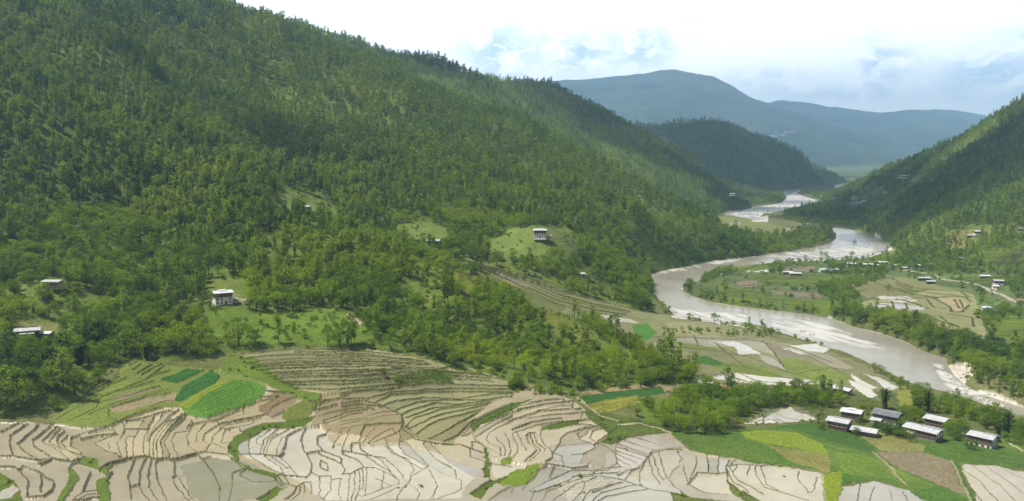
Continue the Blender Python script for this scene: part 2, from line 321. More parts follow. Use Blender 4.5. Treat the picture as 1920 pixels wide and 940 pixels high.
# --- flood plain on the near bank
paint([[(1080, 560), (1220, 585), (1300, 600), (1480, 632), (1600, 675), (1680, 715), (1690, 735), (1560, 735), (1300, 715), (1200, 660), (1050, 590)]], FIELD, 0, 1, var=.3, ymin=440)
paint([[(1232, 640), (1300, 628), (1400, 635), (1480, 645), (1560, 668), (1600, 690), (1560, 700), (1400, 650), (1290, 650)]], C(.21, .19, .125), .25, 1, ymin=440, pad=True)
paint([[(1250, 605), (1330, 602), (1400, 620), (1480, 640), (1380, 636), (1240, 628)]], C(.21, .20, .10), 0, 1, ymin=440, var=.25)
paint([[(1186, 610), (1215, 606), (1232, 625), (1215, 638), (1190, 628)]], C(.06, .16, .022), 0, 1, ymin=440)
paint([[(1303, 672), (1325, 667), (1350, 680), (1385, 690), (1350, 690), (1310, 682)]], C(.045, .115, .018), 0, 1, ymin=440)
paint([[(1240, 632), (1300, 645), (1345, 655), (1305, 656), (1260, 645)], [(1330, 690), (1380, 680), (1440, 690), (1470, 705), (1440, 712), (1370, 700)], [(1480, 668), (1560, 690), (1600, 708), (1580, 716), (1500, 712), (1460, 690)]], BRIGHT * 1.0, 0, 1, ymin=440, var=.35, fade=.7)
paint([[(1325, 640), (1375, 641), (1400, 648), (1427, 664), (1385, 665), (1378, 652), (1350, 643)], [(1480, 648), (1530, 645), (1556, 654), (1545, 662), (1515, 658)], [(1465, 651), (1500, 658), (1518, 666), (1505, 665), (1470, 655)], [(1333, 706), (1370, 698), (1420, 706), (1478, 712), (1545, 716), (1570, 722), (1480, 724), (1420, 722), (1345, 712)],
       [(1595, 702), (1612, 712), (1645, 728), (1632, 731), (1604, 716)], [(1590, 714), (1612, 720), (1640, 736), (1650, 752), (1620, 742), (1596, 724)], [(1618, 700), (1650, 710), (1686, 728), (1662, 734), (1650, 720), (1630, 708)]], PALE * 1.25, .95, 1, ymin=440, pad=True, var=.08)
paint([[(1420, 664), (1450, 672), (1475, 695), (1440, 685)]], GREYP, .4, 1, ymin=440)
# --- terraces behind the spur
TB = [(865, 487), (905, 492), (960, 512), (1010, 520), (1060, 545), (1130, 562), (1190, 580), (1175, 596), (1120, 588), (1060, 572), (1000, 552), (940, 525)]
paint([TB], C(.165, .17, .072), 0, 1, where=(FL | (LAYI == 2)), ymin=600)
paint([[(930, 512), (965, 518), (1000, 540), (960, 534)]], C(.24, .20, .14), 0, 1, where=(FL | (LAYI == 2)), ymin=600)
paint([[(1120, 588), (1180, 598), (1200, 606), (1150, 604)]], PALE, .3, 1, ymin=600)
# --- the great paddies
MAIN = [(-400, 800), (0, 790), (60, 790), (200, 800), (250, 780), (300, 765), (380, 730), (440, 664), (520, 656), (600, 653), (680, 655), (740, 664), (790, 672), (830, 686), (900, 706), (960, 716), (1060, 745), (1090, 760), (1130, 800), (1150, 820), (1200, 808), (1254, 812), (1290, 845), (1380, 862), (1420, 870), (1480, 878), (1545, 890), (1556, 940), (1560, 1000), (-400, 1000)]
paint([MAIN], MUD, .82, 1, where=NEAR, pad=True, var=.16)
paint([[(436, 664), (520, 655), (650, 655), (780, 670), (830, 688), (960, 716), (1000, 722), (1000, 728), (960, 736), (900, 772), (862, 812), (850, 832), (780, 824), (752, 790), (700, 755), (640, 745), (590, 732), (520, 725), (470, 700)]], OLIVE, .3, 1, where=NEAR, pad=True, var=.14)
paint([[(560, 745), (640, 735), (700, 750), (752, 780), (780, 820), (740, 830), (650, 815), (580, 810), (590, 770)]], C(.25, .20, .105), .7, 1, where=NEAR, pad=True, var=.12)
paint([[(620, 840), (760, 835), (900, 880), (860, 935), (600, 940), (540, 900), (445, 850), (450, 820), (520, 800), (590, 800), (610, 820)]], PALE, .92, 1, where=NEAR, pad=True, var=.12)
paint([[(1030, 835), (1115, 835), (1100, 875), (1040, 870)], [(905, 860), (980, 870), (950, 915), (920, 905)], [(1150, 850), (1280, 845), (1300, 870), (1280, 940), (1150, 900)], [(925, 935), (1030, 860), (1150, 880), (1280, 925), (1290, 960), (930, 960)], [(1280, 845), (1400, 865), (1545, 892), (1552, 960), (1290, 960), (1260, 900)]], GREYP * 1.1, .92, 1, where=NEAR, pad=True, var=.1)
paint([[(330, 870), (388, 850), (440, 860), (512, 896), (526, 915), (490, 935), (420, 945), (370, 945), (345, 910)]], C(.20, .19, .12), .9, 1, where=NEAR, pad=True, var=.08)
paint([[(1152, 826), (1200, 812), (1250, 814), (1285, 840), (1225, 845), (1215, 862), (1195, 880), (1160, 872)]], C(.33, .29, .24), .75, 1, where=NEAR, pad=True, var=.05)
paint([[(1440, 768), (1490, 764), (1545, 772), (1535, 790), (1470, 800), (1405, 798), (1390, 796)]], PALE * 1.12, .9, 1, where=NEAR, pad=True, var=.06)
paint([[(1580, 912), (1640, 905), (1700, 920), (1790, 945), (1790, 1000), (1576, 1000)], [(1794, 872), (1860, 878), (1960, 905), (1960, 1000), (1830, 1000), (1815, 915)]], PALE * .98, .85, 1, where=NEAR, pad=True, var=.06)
# --- dry and planted fields
paint([[(96, 790), (130, 760), (220, 700), (232, 676), (300, 683), (380, 690), (470, 700), (500, 725), (460, 752), (345, 765), (300, 764), (250, 776), (205, 800), (130, 800)]], C(.155, .185, .038), 0, 1, where=NEAR, pad=True, var=.2)
paint([[(205, 765), (270, 745), (330, 735), (330, 752), (260, 765), (215, 778)], [(210, 745), (290, 725), (300, 732), (215, 754)]], DRY, .1, 1, where=NEAR, pad=True)
paint([[(300, 712), (350, 692), (380, 695), (330, 720)], [(325, 752), (345, 725), (395, 694), (412, 704), (405, 720), (335, 757)]], CROP * 1.1, 0, 1, where=NEAR)
paint([[(337, 764), (395, 730), (440, 712), (470, 716), (500, 728), (490, 752), (450, 764), (390, 784), (350, 776)]], C(.075, .155, .020), 0, 1, where=NEAR, var=.25)
paint([[(335, 762), (360, 745), (412, 716), (425, 720), (390, 740), (352, 768)]], LIME, 0, 1, where=NEAR)
paint([[(455, 700), (520, 705), (570, 735), (540, 742), (500, 720)]], GRASS, 0, 0, where=NEAR)
paint([[(425, 666), (475, 670), (520, 705), (470, 708), (410, 692)], [(500, 722), (560, 730), (600, 738), (598, 760), (560, 748)]], GRASS * 1.1, 0, 0, where=NEAR)
paint([[(480, 752), (520, 735), (560, 742), (545, 765), (510, 785), (486, 772)]], C(.20, .155, .09), .1, 1, where=NEAR, pad=True)
paint([[(528, 785), (545, 762), (575, 748), (592, 758), (576, 788), (540, 792)]], C(.11, .13, .028), 0, 1, where=NEAR)
paint([[(440, 818), (490, 795), (575, 785), (592, 778), (570, 800), (500, 805), (450, 832), (446, 850), (425, 850), (432, 828)]], GRASS * .8, 0, 0, where=NEAR)
paint([[(935, 905), (960, 885), (1018, 870), (995, 905), (965, 915), (940, 912)], [(935, 865), (955, 858), (962, 868), (940, 874)]], BRIGHT, 0, 1, where=NEAR)
paint([[(900, 940), (880, 930), (915, 905), (960, 888), (920, 918)], [(908, 838), (915, 845), (920, 900), (908, 900)]], GRASS * .8, 0, 0, where=NEAR)
paint([[(160, 855), (180, 862), (188, 880), (150, 868)], [(188, 880), (235, 862), (215, 870), (200, 890)], [(180, 900), (205, 890), (205, 940), (185, 940)], [(132, 875), (142, 880), (145, 895), (118, 940), (104, 940), (125, 905)], [(-10, 880), (30, 905), (45, 940), (-10, 940)]], GRASS, 0, 0, where=NEAR)
paint([[(478, 940), (520, 915), (530, 920), (505, 945)], [(425, 850), (440, 845), (450, 870), (515, 890), (520, 900), (460, 880)]], GRASS * .8, 0, 0, where=NEAR)
paint([[(0, 925), (25, 910), (40, 920), (20, 935), (0, 938)]], PALE, .8, 1, where=NEAR)
paint([[(775, 700), (830, 692), (870, 700), (845, 715), (760, 720), (730, 712)]], GRASS * .85, 0, 0, where=NEAR, fade=.8)
paint([[(880, 800), (905, 778), (960, 757), (1000, 746), (960, 770), (905, 795), (885, 815)]], GRASS * .75, 0, 0, where=NEAR)
paint([[(1010, 805), (1040, 795), (1085, 788), (1080, 796), (1030, 806)]], GRASS * .7, 0, 0, where=NEAR)
paint([[(1120, 830), (1140, 815), (1200, 800), (1250, 800), (1255, 812), (1180, 818), (1145, 834)], [(1090, 770), (1130, 770), (1250, 800), (1190, 806), (1140, 815), (1110, 790)]], C(.075, .105, .02), 0, 0, where=NEAR, var=.3)
paint([[(1085, 738), (1130, 728), (1200, 720), (1290, 722), (1290, 735), (1140, 740)]], C(.24, .19, .10), 0, 1, where=NEAR)
paint([[(1088, 745), (1150, 735), (1240, 727), (1250, 738), (1150, 752), (1095, 758)]], CROP, 0, 1, where=NEAR, var=.3)
paint([[(1110, 757), (1195, 742), (1198, 756), (1150, 772), (1118, 776)]], C(.20, .19, .03), 0, 1, where=NEAR, var=.4)
paint([[(1195, 752), (1260, 745), (1265, 790), (1210, 795)]], GRASS, 0, 1, where=NEAR, var=.3)
paint([[(1090, 1000), (1040, 900), (1110, 880), (1150, 900), (1080, 940)]], GRASS * .8, 0, 0, where=NEAR, fade=0)
# --- the green fields on the right
paint([[(1256, 814), (1300, 810), (1400, 808), (1500, 796), (1560, 800), (1640, 815), (1680, 830), (1760, 815), (1830, 825), (1920, 850), (1960, 860), (1960, 888), (1860, 874), (1795, 868), (1830, 950), (1760, 950), (1690, 915), (1640, 902), (1580, 908), (1550, 885), (1470, 874), (1400, 862), (1310, 850)]], C(.062, .118, .020), 0, 1, where=NEAR, var=.25)
paint([[(1256, 816), (1310, 815), (1400, 822), (1440, 845), (1465, 868), (1420, 872), (1330, 850)]], C(.065, .112, .02), 0, 1, where=NEAR, var=.25)
paint([[(1290, 830), (1400, 850), (1460, 865), (1420, 868), (1320, 848)]], C(.085, .125, .022), 0, 1, where=NEAR, var=.25)
paint([[(1390, 812), (1440, 808), (1490, 812), (1540, 832), (1555, 855), (1520, 848), (1440, 832), (1400, 822)]], C(.15, .20, .018), 0, 1, where=NEAR, var=.12)
paint([[(1440, 838), (1520, 848), (1555, 858), (1555, 888), (1490, 870)]], C(.16, .15, .045), 0, 1, where=NEAR, var=.2)
paint([[(1470, 800), (1530, 793), (1600, 812), (1640, 835), (1640, 850), (1560, 840), (1530, 820)]], C(.055, .105, .02), 0, 1, where=NEAR, var=.12)
paint([[(1545, 892), (1575, 885), (1580, 905), (1575, 950), (1552, 950)]], LIME * .95, 0, 1, where=NEAR)
paint([[(1560, 850), (1620, 855), (1680, 880), (1720, 905), (1640, 895), (1580, 890)]], C(.082, .145, .018), 0, 1, where=NEAR, var=.25)
paint([[(1600, 812), (1650, 812), (1700, 822), (1736, 838), (1732, 848), (1650, 848), (1636, 835)]], C(.175, .175, .052), 0, 1, where=NEAR, var=.2)
paint([[(1640, 850), (1735, 850), (1780, 868), (1798, 900), (1815, 935), (1760, 910), (1690, 882)]], C(.175, .145, .085), 0, 1, where=NEAR, var=.1)
paint([[(1735, 815), (1800, 822), (1900, 848), (1960, 856), (1960, 880), (1860, 872), (1780, 862), (1745, 845)]], C(.075, .125, .022), 0, 1, where=NEAR, var=.25)
paint([[(1870, 800), (1960, 835), (1960, 860), (1900, 845), (1850, 822)]], GRASS * 1.05, 0, 0, where=NEAR)
paint([[(1255, 925), (1290, 930), (1400, 945), (1380, 960), (1260, 960)], [(1362, 900), (1385, 918), (1420, 935), (1440, 945), (1400, 945), (1368, 920)]], C(.10, .115, .03), 0, 0, where=NEAR, pad=False)
# --- village ground, right bank
paint([[(1280, 735), (1480, 735), (1600, 750), (1700, 735), (1800, 765), (1900, 800), (1880, 830), (1700, 815), (1600, 800), (1540, 790), (1480, 765), (1380, 800), (1280, 800)]], C(.085, .105, .028), 0, 0, where=NEAR, var=.3, fade=.8)
paint([[(1690, 720), (1710, 735), (1712, 760), (1690, 765), (1680, 740)]], C(.19, .19, .04), 0, 0, where=FL & (YG < 620))
RB = FL & (YG > 640)
paint([[(1290, 545), (1330, 510), (1400, 498), (1480, 490), (1600, 488), (1680, 480), (1800, 500), (1960, 500), (1960, 680), (1800, 650), (1650, 605), (1560, 592), (1400, 575)]], C(.090, .120, .038), 0, 0, where=RB, var=.5)
paint([[(1340, 545), (1400, 540), (1460, 560), (1440, 575), (1360, 566)], [(1400, 520), (1470, 515), (1560, 520), (1540, 535), (1440, 532)], [(1520, 560), (1580, 572), (1560, 588), (1500, 575)], [(1470, 562), (1520, 562), (1520, 575), (1480, 575)], [(1380, 500), (1440, 497), (1440, 508), (1390, 512)]], BRIGHT * .8, 0, 1, where=RB, var=.3)
paint([[(1380, 528), (1420, 525), (1420, 540), (1385, 540)], [(1470, 500), (1530, 500), (1520, 510), (1475, 510)], [(1480, 545), (1530, 548), (1545, 560), (1490, 560)], [(1455, 545), (1480, 545), (1480, 552), (1455, 552)]], C(.17, .14, .095), .1, 1, where=RB)
paint([[(1400, 508), (1440, 506), (1440, 510), (1400, 511)], [(1470, 511), (1500, 512), (1500, 516), (1474, 515)], [(1540, 503), (1568, 502), (1566, 510), (1542, 509)], [(1345, 514), (1358, 512), (1352, 518)], [(1540, 588), (1560, 586), (1562, 592), (1545, 594)]], PALE * 1.2, .9, 1, where=RB)
paint([[(1590, 535), (1640, 525), (1690, 520), (1760, 535), (1825, 552), (1840, 590), (1850, 625), (1840, 640), (1790, 625), (1720, 605), (1650, 590), (1605, 578), (1625, 560)]], C(.19, .188, .082), .1, 1, where=RB, pad=True, var=.22)
paint([[(1645, 555), (1700, 555), (1720, 565), (1690, 568), (1650, 562)], [(1632, 568), (1680, 570), (1735, 576), (1730, 582), (1690, 580), (1635, 576)], [(1620, 574), (1640, 588), (1700, 604), (1690, 604), (1640, 592), (1610, 578)]], PALE * 1.15, .9, 1, where=RB, pad=True)
paint([[(1760, 560), (1800, 557), (1815, 570), (1810, 582), (1790, 585), (1778, 572)], [(1730, 605), (1770, 605), (1800, 620), (1760, 620)]], C(.27, .22, .135), .3, 1, where=RB, pad=True)
paint([[(1640, 582), (1720, 586), (1760, 594), (1720, 598), (1660, 592)], [(1680, 540), (1740, 545), (1720, 550), (1690, 548)]], BRIGHT * .8, 0, 1, where=RB, var=.25)
paint([[(1850, 600), (1900, 590), (1960, 600), (1960, 650), (1890, 640), (1850, 620)]], BRIGHT * .85, 0, 1, where=RB, var=.4)
paint([[(1800, 517), (1890, 515), (1900, 525), (1850, 530), (1810, 528)], [(1850, 475), (1940, 475), (1940, 500), (1860, 500), (1840, 490)]], BRIGHT * .75, 0, 1, where=FL | (LAYI == 5), var=.35, ymin=700)
paint([[(1770, 440), (1800, 436), (1812, 462), (1795, 475), (1778, 470)], [(1800, 430), (1860, 432), (1855, 438), (1805, 440)], [(1905, 390), (1940, 388), (1940, 400), (1910, 402)], [(1860, 425), (1930, 430), (1930, 440), (1880, 438)]], C(.17, .155, .05), 0, 0, where=LAYI == 5, ymin=700)
paint([[(1680, 335), (1720, 328), (1725, 340), (1690, 350)], [(1560, 385), (1640, 375), (1660, 382), (1640, 400), (1580, 400)], [(1600, 370), (1640, 362), (1650, 370), (1610, 378)]], C(.09, .125, .03), 0, 0, where=FL | (LAYI == 5), ymin=700)
# far flats upstream
paint([[(1345, 405), (1400, 412), (1440, 420), (1500, 430), (1480, 436), (1400, 442), (1350, 425)]], C(.16, .175, .05), 0, 1, where=YG > 1300, var=.25)
paint([[(1335, 374), (1375, 373), (1380, 384), (1340, 386)], [(1400, 368), (1420, 368), (1420, 378), (1405, 378)], [(1500, 352), (1560, 350), (1560, 362), (1510, 362)]], C(.16, .18, .05), 0, 1, where=YG > 1300)
paint([[(1352, 418), (1388, 416), (1390, 422), (1360, 424)], [(1470, 428), (1505, 430), (1503, 434), (1475, 433)]], C(.27, .22, .15), .1, 1, where=YG > 1300)
# sand and gravel
paint([[(1252, 580), (1270, 576), (1310, 586), (1350, 592), (1350, 606), (1300, 600), (1262, 596)], [(1380, 590), (1400, 606), (1440, 615), (1430, 622), (1390, 614), (1340, 606)], [(1470, 476), (1550, 466), (1600, 474), (1670, 462), (1676, 470), (1620, 484), (1560, 488), (1470, 490)],
       [(1778, 676), (1820, 680), (1832, 700), (1800, 715), (1788, 700)], [(1800, 716), (1850, 728), (1920, 752), (1940, 775), (1880, 756), (1820, 735)], [(1440, 392), (1500, 388), (1440, 400)], [(1410, 408), (1440, 404), (1440, 416), (1410, 416)]], SAND, 0, 0, where=(YG > 480) & (LAYI != 1), var=.15)
# clearings on the slopes
SL = (LAYI == 1) | (LAYI == 2)
CLEAR = [[(380, 585), (420, 575), (480, 590), (540, 585), (640, 580), (672, 598), (700, 632), (640, 648), (520, 645), (400, 648), (375, 620)],
         [(505, 365), (540, 358), (600, 375), (640, 398), (640, 424), (570, 418), (512, 398)], [(742, 422), (800, 418), (840, 430), (842, 462), (780, 464), (745, 452)],
         [(915, 455), (960, 430), (1060, 424), (1085, 450), (1078, 478), (1000, 492), (925, 485)], [(970, 560), (1050, 585), (1120, 630), (1100, 650), (1000, 600)], [(830, 500), (880, 520), (900, 560), (850, 550)], [(395, 555), (450, 552), (455, 568), (395, 572)], [(30, 600), (110, 605), (110, 625), (30, 630)]]
paint(CLEAR[:1], C(.10, .150, .020), 0, 2, where=SL & (YG < 700), var=.3)
paint(CLEAR[1:4], C(.12, .155, .036), 0, 2, where=SL, var=.35)
paint(CLEAR[4:6], C(.13, .145, .026), 0, 2, where=SL, var=.3)
paint(CLEAR[6:], C(.15, .15, .05), 0, 2, where=SL, var=.3)
paint([[(648, 588), (656, 590), (680, 605), (678, 610), (652, 597)], [(495, 562), (512, 568), (510, 573), (494, 568)], [(842, 645), (852, 620), (858, 628), (850, 655)], [(955, 655), (965, 640), (975, 655), (962, 664)], [(1205, 650), (1228, 642), (1232, 650), (1210, 658)], [(12, 420), (40, 416), (40, 428), (14, 432)]], C(.33, .25, .17), 0, 2, where=SL | FL, var=.1)
# bunds: (width in metres, height) per polyline, in photograph pixels on the base relief
B0 = tile(0, [[(160, 480), (60, 550), (50, 590), (75, 670)], [(225, 480), (165, 545), (95, 600), (150, 650), (215, 695)], [(300, 485), (220, 560), (182, 580), (200, 610), (295, 685), (225, 720)], [(330, 500), (250, 585), (340, 650), (410, 710)], [(375, 525), (330, 560), (340, 620), (460, 690)], [(400, 550), (355, 590), (400, 650), (500, 680)], [(415, 565), (410, 620), (480, 660)],
 [(0, 675), (75, 670), (215, 700), (300, 690), (420, 710), (470, 690)], [(0, 735), (90, 735), (155, 800), (155, 890)], [(130, 730), (235, 775), (240, 800), (230, 880)], [(240, 775), (310, 820), (300, 870), (250, 910), (150, 915)], [(470, 690), (420, 720), (415, 745), (440, 760)], [(530, 765), (480, 880)], [(425, 935), (480, 890), (570, 880)], [(660, 765), (630, 800)], [(555, 605), (620, 570), (690, 550)], [(690, 545), (560, 550), (470, 575)],
 [(640, 600), (650, 640), (715, 690)], [(725, 540), (690, 600), (700, 640), (718, 685)], [(830, 480), (790, 560), (780, 640), (785, 690)], [(905, 430), (850, 560), (840, 620), (850, 680)], [(1000, 430), (920, 520), (880, 580), (880, 680)], [(1003, 480), (950, 540), (920, 600), (925, 690)], [(1003, 520), (960, 600), (1000, 670)], [(0, 530), (60, 500), (120, 470)], [(560, 610), (640, 650), (710, 690)], [(300, 690), (240, 720)], [(780, 710), (745, 790), (765, 860), (770, 930)], [(855, 680), (815, 760), (810, 840), (840, 900), (880, 950)], [(910, 710), (920, 800), (950, 880), (985, 950)],
 [(700, 695), (780, 685), (860, 680), (920, 695), (1003, 690)], [(580, 760), (640, 720), (740, 695)], [(660, 490), (560, 520), (420, 560)], [(680, 470), (720, 480), (750, 470), (900, 430), (1003, 400)], [(720, 545), (740, 470), (840, 470)], [(760, 855), (800, 845), (815, 840)], [(750, 520), (850, 520)], [(480, 935), (540, 915), (580, 920)], [(0, 860), (80, 820)]])
G0 = tile(0, [[(255, 440), (430, 370), (560, 300), (740, 210)], [(340, 465), (400, 420), (560, 345), (750, 265), (900, 200), (1003, 165)], [(405, 470), (560, 400), (580, 365), (760, 320), (940, 260)], [(520, 435), (640, 380), (760, 340), (950, 285)], [(660, 390), (880, 320), (1003, 280)], [(555, 285), (700, 205)], [(555, 270), (680, 210)], [(560, 330), (780, 270), (905, 235)], [(760, 140), (800, 120)], [(780, 165), (830, 130)], [(800, 190), (900, 130)], [(830, 195), (950, 130)], [(860, 220), (965, 140)], [(300, 430), (540, 310)], [(880, 390), (940, 360), (1003, 350)], [(380, 400), (520, 320)], [(640, 405), (640, 460)], [(190, 410), (330, 400)]])
B1 = tile(1, [[(120, 465), (90, 530), (20, 540), (5, 590), (45, 685)], [(130, 485), (90, 560), (110, 620), (155, 660)], [(265, 495), (190, 550), (190, 590), (230, 612)], [(285, 520), (245, 560), (245, 590), (215, 640)], [(315, 520), (297, 600)], [(345, 525), (285, 510)], [(310, 605), (345, 600)], [(245, 600), (330, 640)], [(0, 700), (45, 690), (155, 662), (215, 655), (340, 672), (420, 740), (510, 780), (600, 800), (650, 855)],
 [(20, 705), (22, 770), (75, 850), (140, 950)], [(165, 665), (220, 740), (290, 850), (285, 950)], [(425, 750), (360, 780), (360, 860), (340, 950)], [(10, 800), (20, 840), (100, 940)], [(440, 750), (400, 790), (480, 830), (600, 830)], [(240, 470), (345, 425), (425, 390)], [(275, 490), (420, 460), (560, 430)], [(320, 515), (450, 495), (490, 480)], [(270, 475), (430, 430), (420, 400)], [(0, 500), (60, 440), (90, 430)], [(100, 500), (130, 485), (260, 460)], [(0, 430), (50, 395)], [(0, 470), (75, 420)], [(0, 525), (80, 450)],
 [(500, 360), (600, 340), (640, 320)], [(520, 395), (600, 350)], [(570, 440), (590, 400), (640, 360), (750, 320)], [(555, 290), (640, 300), (700, 300)], [(520, 330), (640, 320)], [(410, 530), (455, 550), (510, 550)], [(560, 510), (465, 570), (455, 620), (470, 680)], [(640, 505), (545, 580), (525, 660)], [(700, 510), (590, 580), (555, 670)], [(655, 565), (625, 640), (630, 680)], [(800, 495), (680, 555), (665, 630), (640, 680)], [(400, 665), (470, 665), (550, 670), (640, 680), (670, 650)], [(790, 520), (765, 560), (780, 640), (830, 720), (825, 770), (790, 805)], [(800, 655), (900, 640)], [(945, 530), (860, 560), (860, 600), (895, 640)],
 [(470, 680), (560, 740), (660, 790)], [(550, 680), (640, 740), (665, 790)], [(640, 680), (700, 740), (750, 795)], [(600, 800), (630, 790), (750, 795), (790, 800)], [(630, 800), (660, 840), (740, 855), (780, 830), (780, 850)], [(665, 795), (690, 835)], [(650, 860), (740, 860)], [(740, 865), (720, 900), (670, 940)], [(785, 855), (785, 900), (720, 940)], [(825, 770), (870, 795), (885, 880), (850, 920)], [(820, 830), (835, 880), (820, 905)], [(875, 795), (940, 790), (945, 880), (890, 940)], [(880, 700), (920, 720), (920, 765), (880, 750), (880, 700)], [(945, 815), (1003, 810)], [(1003, 810), (990, 900), (1003, 940)], [(890, 640), (1003, 690)], [(870, 660), (960, 700), (1003, 720)], [(1003, 540), (950, 620)], [(900, 490), (1003, 450)], [(870, 440), (1003, 400)], [(900, 465), (1003, 430)], [(930, 500), (1003, 470)], [(850, 350), (960, 340)], [(810, 355), (840, 365), (1003, 330)]])
UP = tile(2, [[(0, 320), (100, 300), (280, 290), (350, 265), (450, 250), (700, 255), (1003, 265)], [(130, 345), (300, 300), (450, 290), (700, 280), (1003, 285)], [(200, 365), (290, 320), (450, 305), (600, 300), (1003, 300)], [(250, 380), (320, 350), (480, 335), (700, 345), (900, 310), (1003, 305)], [(310, 410), (450, 360), (600, 350), (800, 350), (1003, 325)], [(360, 430), (420, 400), (560, 365), (700, 375), (880, 345)], [(380, 455), (520, 400), (700, 375), (800, 360)], [(370, 510), (440, 450), (600, 400), (760, 380), (880, 360)], [(390, 520), (480, 480), (560, 440), (760, 395), (880, 370)], [(430, 555), (520, 490), (560, 470), (760, 420), (850, 400)], [(510, 580), (600, 540), (660, 500), (760, 440), (830, 420)], [(600, 590), (680, 560), (740, 490), (800, 460)],
 [(160, 440), (250, 415), (330, 420)], [(0, 500), (150, 470), (250, 445), (350, 440)], [(0, 525), (100, 505), (230, 490), (350, 490)], [(0, 455), (60, 430), (130, 425)], [(0, 480), (80, 470), (150, 455)], [(0, 410), (100, 395), (200, 400)], [(0, 430), (60, 415), (150, 405)], [(0, 365), (130, 350), (220, 375)], [(0, 340), (130, 340)], [(0, 385), (120, 370), (240, 390)],
 [(0, 305), (180, 290), (300, 280)], [(0, 285), (200, 275), (380, 250)], [(350, 240), (520, 225), (700, 225), (900, 240)], [(480, 210), (600, 200), (760, 210), (880, 225)], [(540, 185), (650, 180), (760, 190), (880, 215)], [(560, 165), (660, 150), (720, 170)]])
SEAM = tile(2, [[(130, 350), (240, 380), (350, 435), (360, 470), (350, 515), (440, 580), (540, 600), (700, 610), (830, 660)]])
def family(a, b, n, seed):                                       # curves between two traced ones
    r = np.random.default_rng(seed)
    def rs(c, k=24):
        c = np.array(c, float); s = np.concatenate([[0], np.cumsum(np.hypot(*np.diff(c, axis=0).T))])
        q = np.linspace(0, s[-1], k); return np.stack([np.interp(q, s, c[:, 0]), np.interp(q, s, c[:, 1])], 1)
    a = rs(a); b = rs(b); o = []
    for k in range(n):
        t = (k + r.uniform(-.22, .22)) / (n - 1)
        w = np.interp(np.arange(24), np.arange(0, 24, 4), r.uniform(-1, 1, 6)) * .9
        l = a * (1 - t) + b * t
        l[:, 1] += w
        i0, i1 = (0, 24) if r.random() < .7 else sorted(r.choice(25, 2, replace=False))
        if i1 - i0 < 11: i0, i1 = max(0, i0 - 6), min(24, i1 + 8)
        o.append([tuple(p) for p in l[i0:i1]])
    return o
UP += family([(440, 668), (480, 661), (540, 657), (640, 657), (700, 662), (790, 672)], [(545, 728), (580, 730), (640, 730), (700, 728), (760, 722), (850, 718)], 19, 3)
UP += family([(640, 700), (700, 696), (770, 690)], [(640, 735), (720, 730), (790, 722)], 6, 4)
UP += family([(470, 690), (520, 686), (600, 684), (680, 684)], [(540, 724), (600, 722), (660, 720), (720, 716)], 7, 8)
B2 = tile(2, [[(100, 600), (140, 490), (200, 470)], [(150, 600), (250, 530), (300, 515)], [(160, 605), (270, 560), (340, 530)], [(260, 570), (270, 620), (330, 670), (470, 750)], [(345, 560), (340, 620), (370, 665), (500, 740)], [(380, 590), (430, 655), (510, 735)], [(480, 610), (560, 700), (670, 760), (675, 805)], [(520, 600), (640, 720), (800, 820)], [(5, 640), (30, 570), (60, 520)], [(55, 650), (60, 600)], [(105, 600), (120, 640), (150, 660), (240, 700), (300, 790)], [(0, 645), (150, 670), (260, 690), (360, 790)], [(0, 665), (100, 700), (130, 740)], [(150, 680), (240, 740), (340, 820)], [(260, 620), (300, 660), (400, 700), (430, 760), (410, 790)],
 [(0, 710), (20, 750), (5, 785)], [(0, 785), (50, 780), (125, 740), (200, 745), (245, 770), (340, 820), (335, 850), (240, 880), (130, 920)], [(50, 780), (45, 950)], [(100, 760), (110, 880), (85, 950)], [(145, 750), (150, 900)], [(245, 775), (245, 870)], [(340, 870), (250, 910), (170, 940)], [(510, 740), (415, 800), (400, 840), (340, 900), (320, 950)], [(510, 760), (570, 860), (525, 940)], [(520, 740), (600, 790), (710, 830), (705, 880), (640, 910), (560, 940)], [(415, 855), (460, 900), (450, 950)], [(365, 790), (380, 830)], [(840, 620), (840, 660), (880, 690), (935, 690)], [(750, 630), (760, 680), (840, 710)], [(770, 545), (900, 460), (1003, 410)], [(855, 580), (870, 540), (1003, 460)], [(770, 550), (790, 590), (840, 620)], [(855, 580), (870, 610), (935, 630), (935, 680)], [(960, 545), (990, 600), (1000, 660), (985, 690)], [(330, 880), (390, 870)], [(200, 810), (300, 860)], [(870, 830), (870, 720), (1003, 740)], [(710, 560), (760, 500), (860, 440), (1003, 370)]])
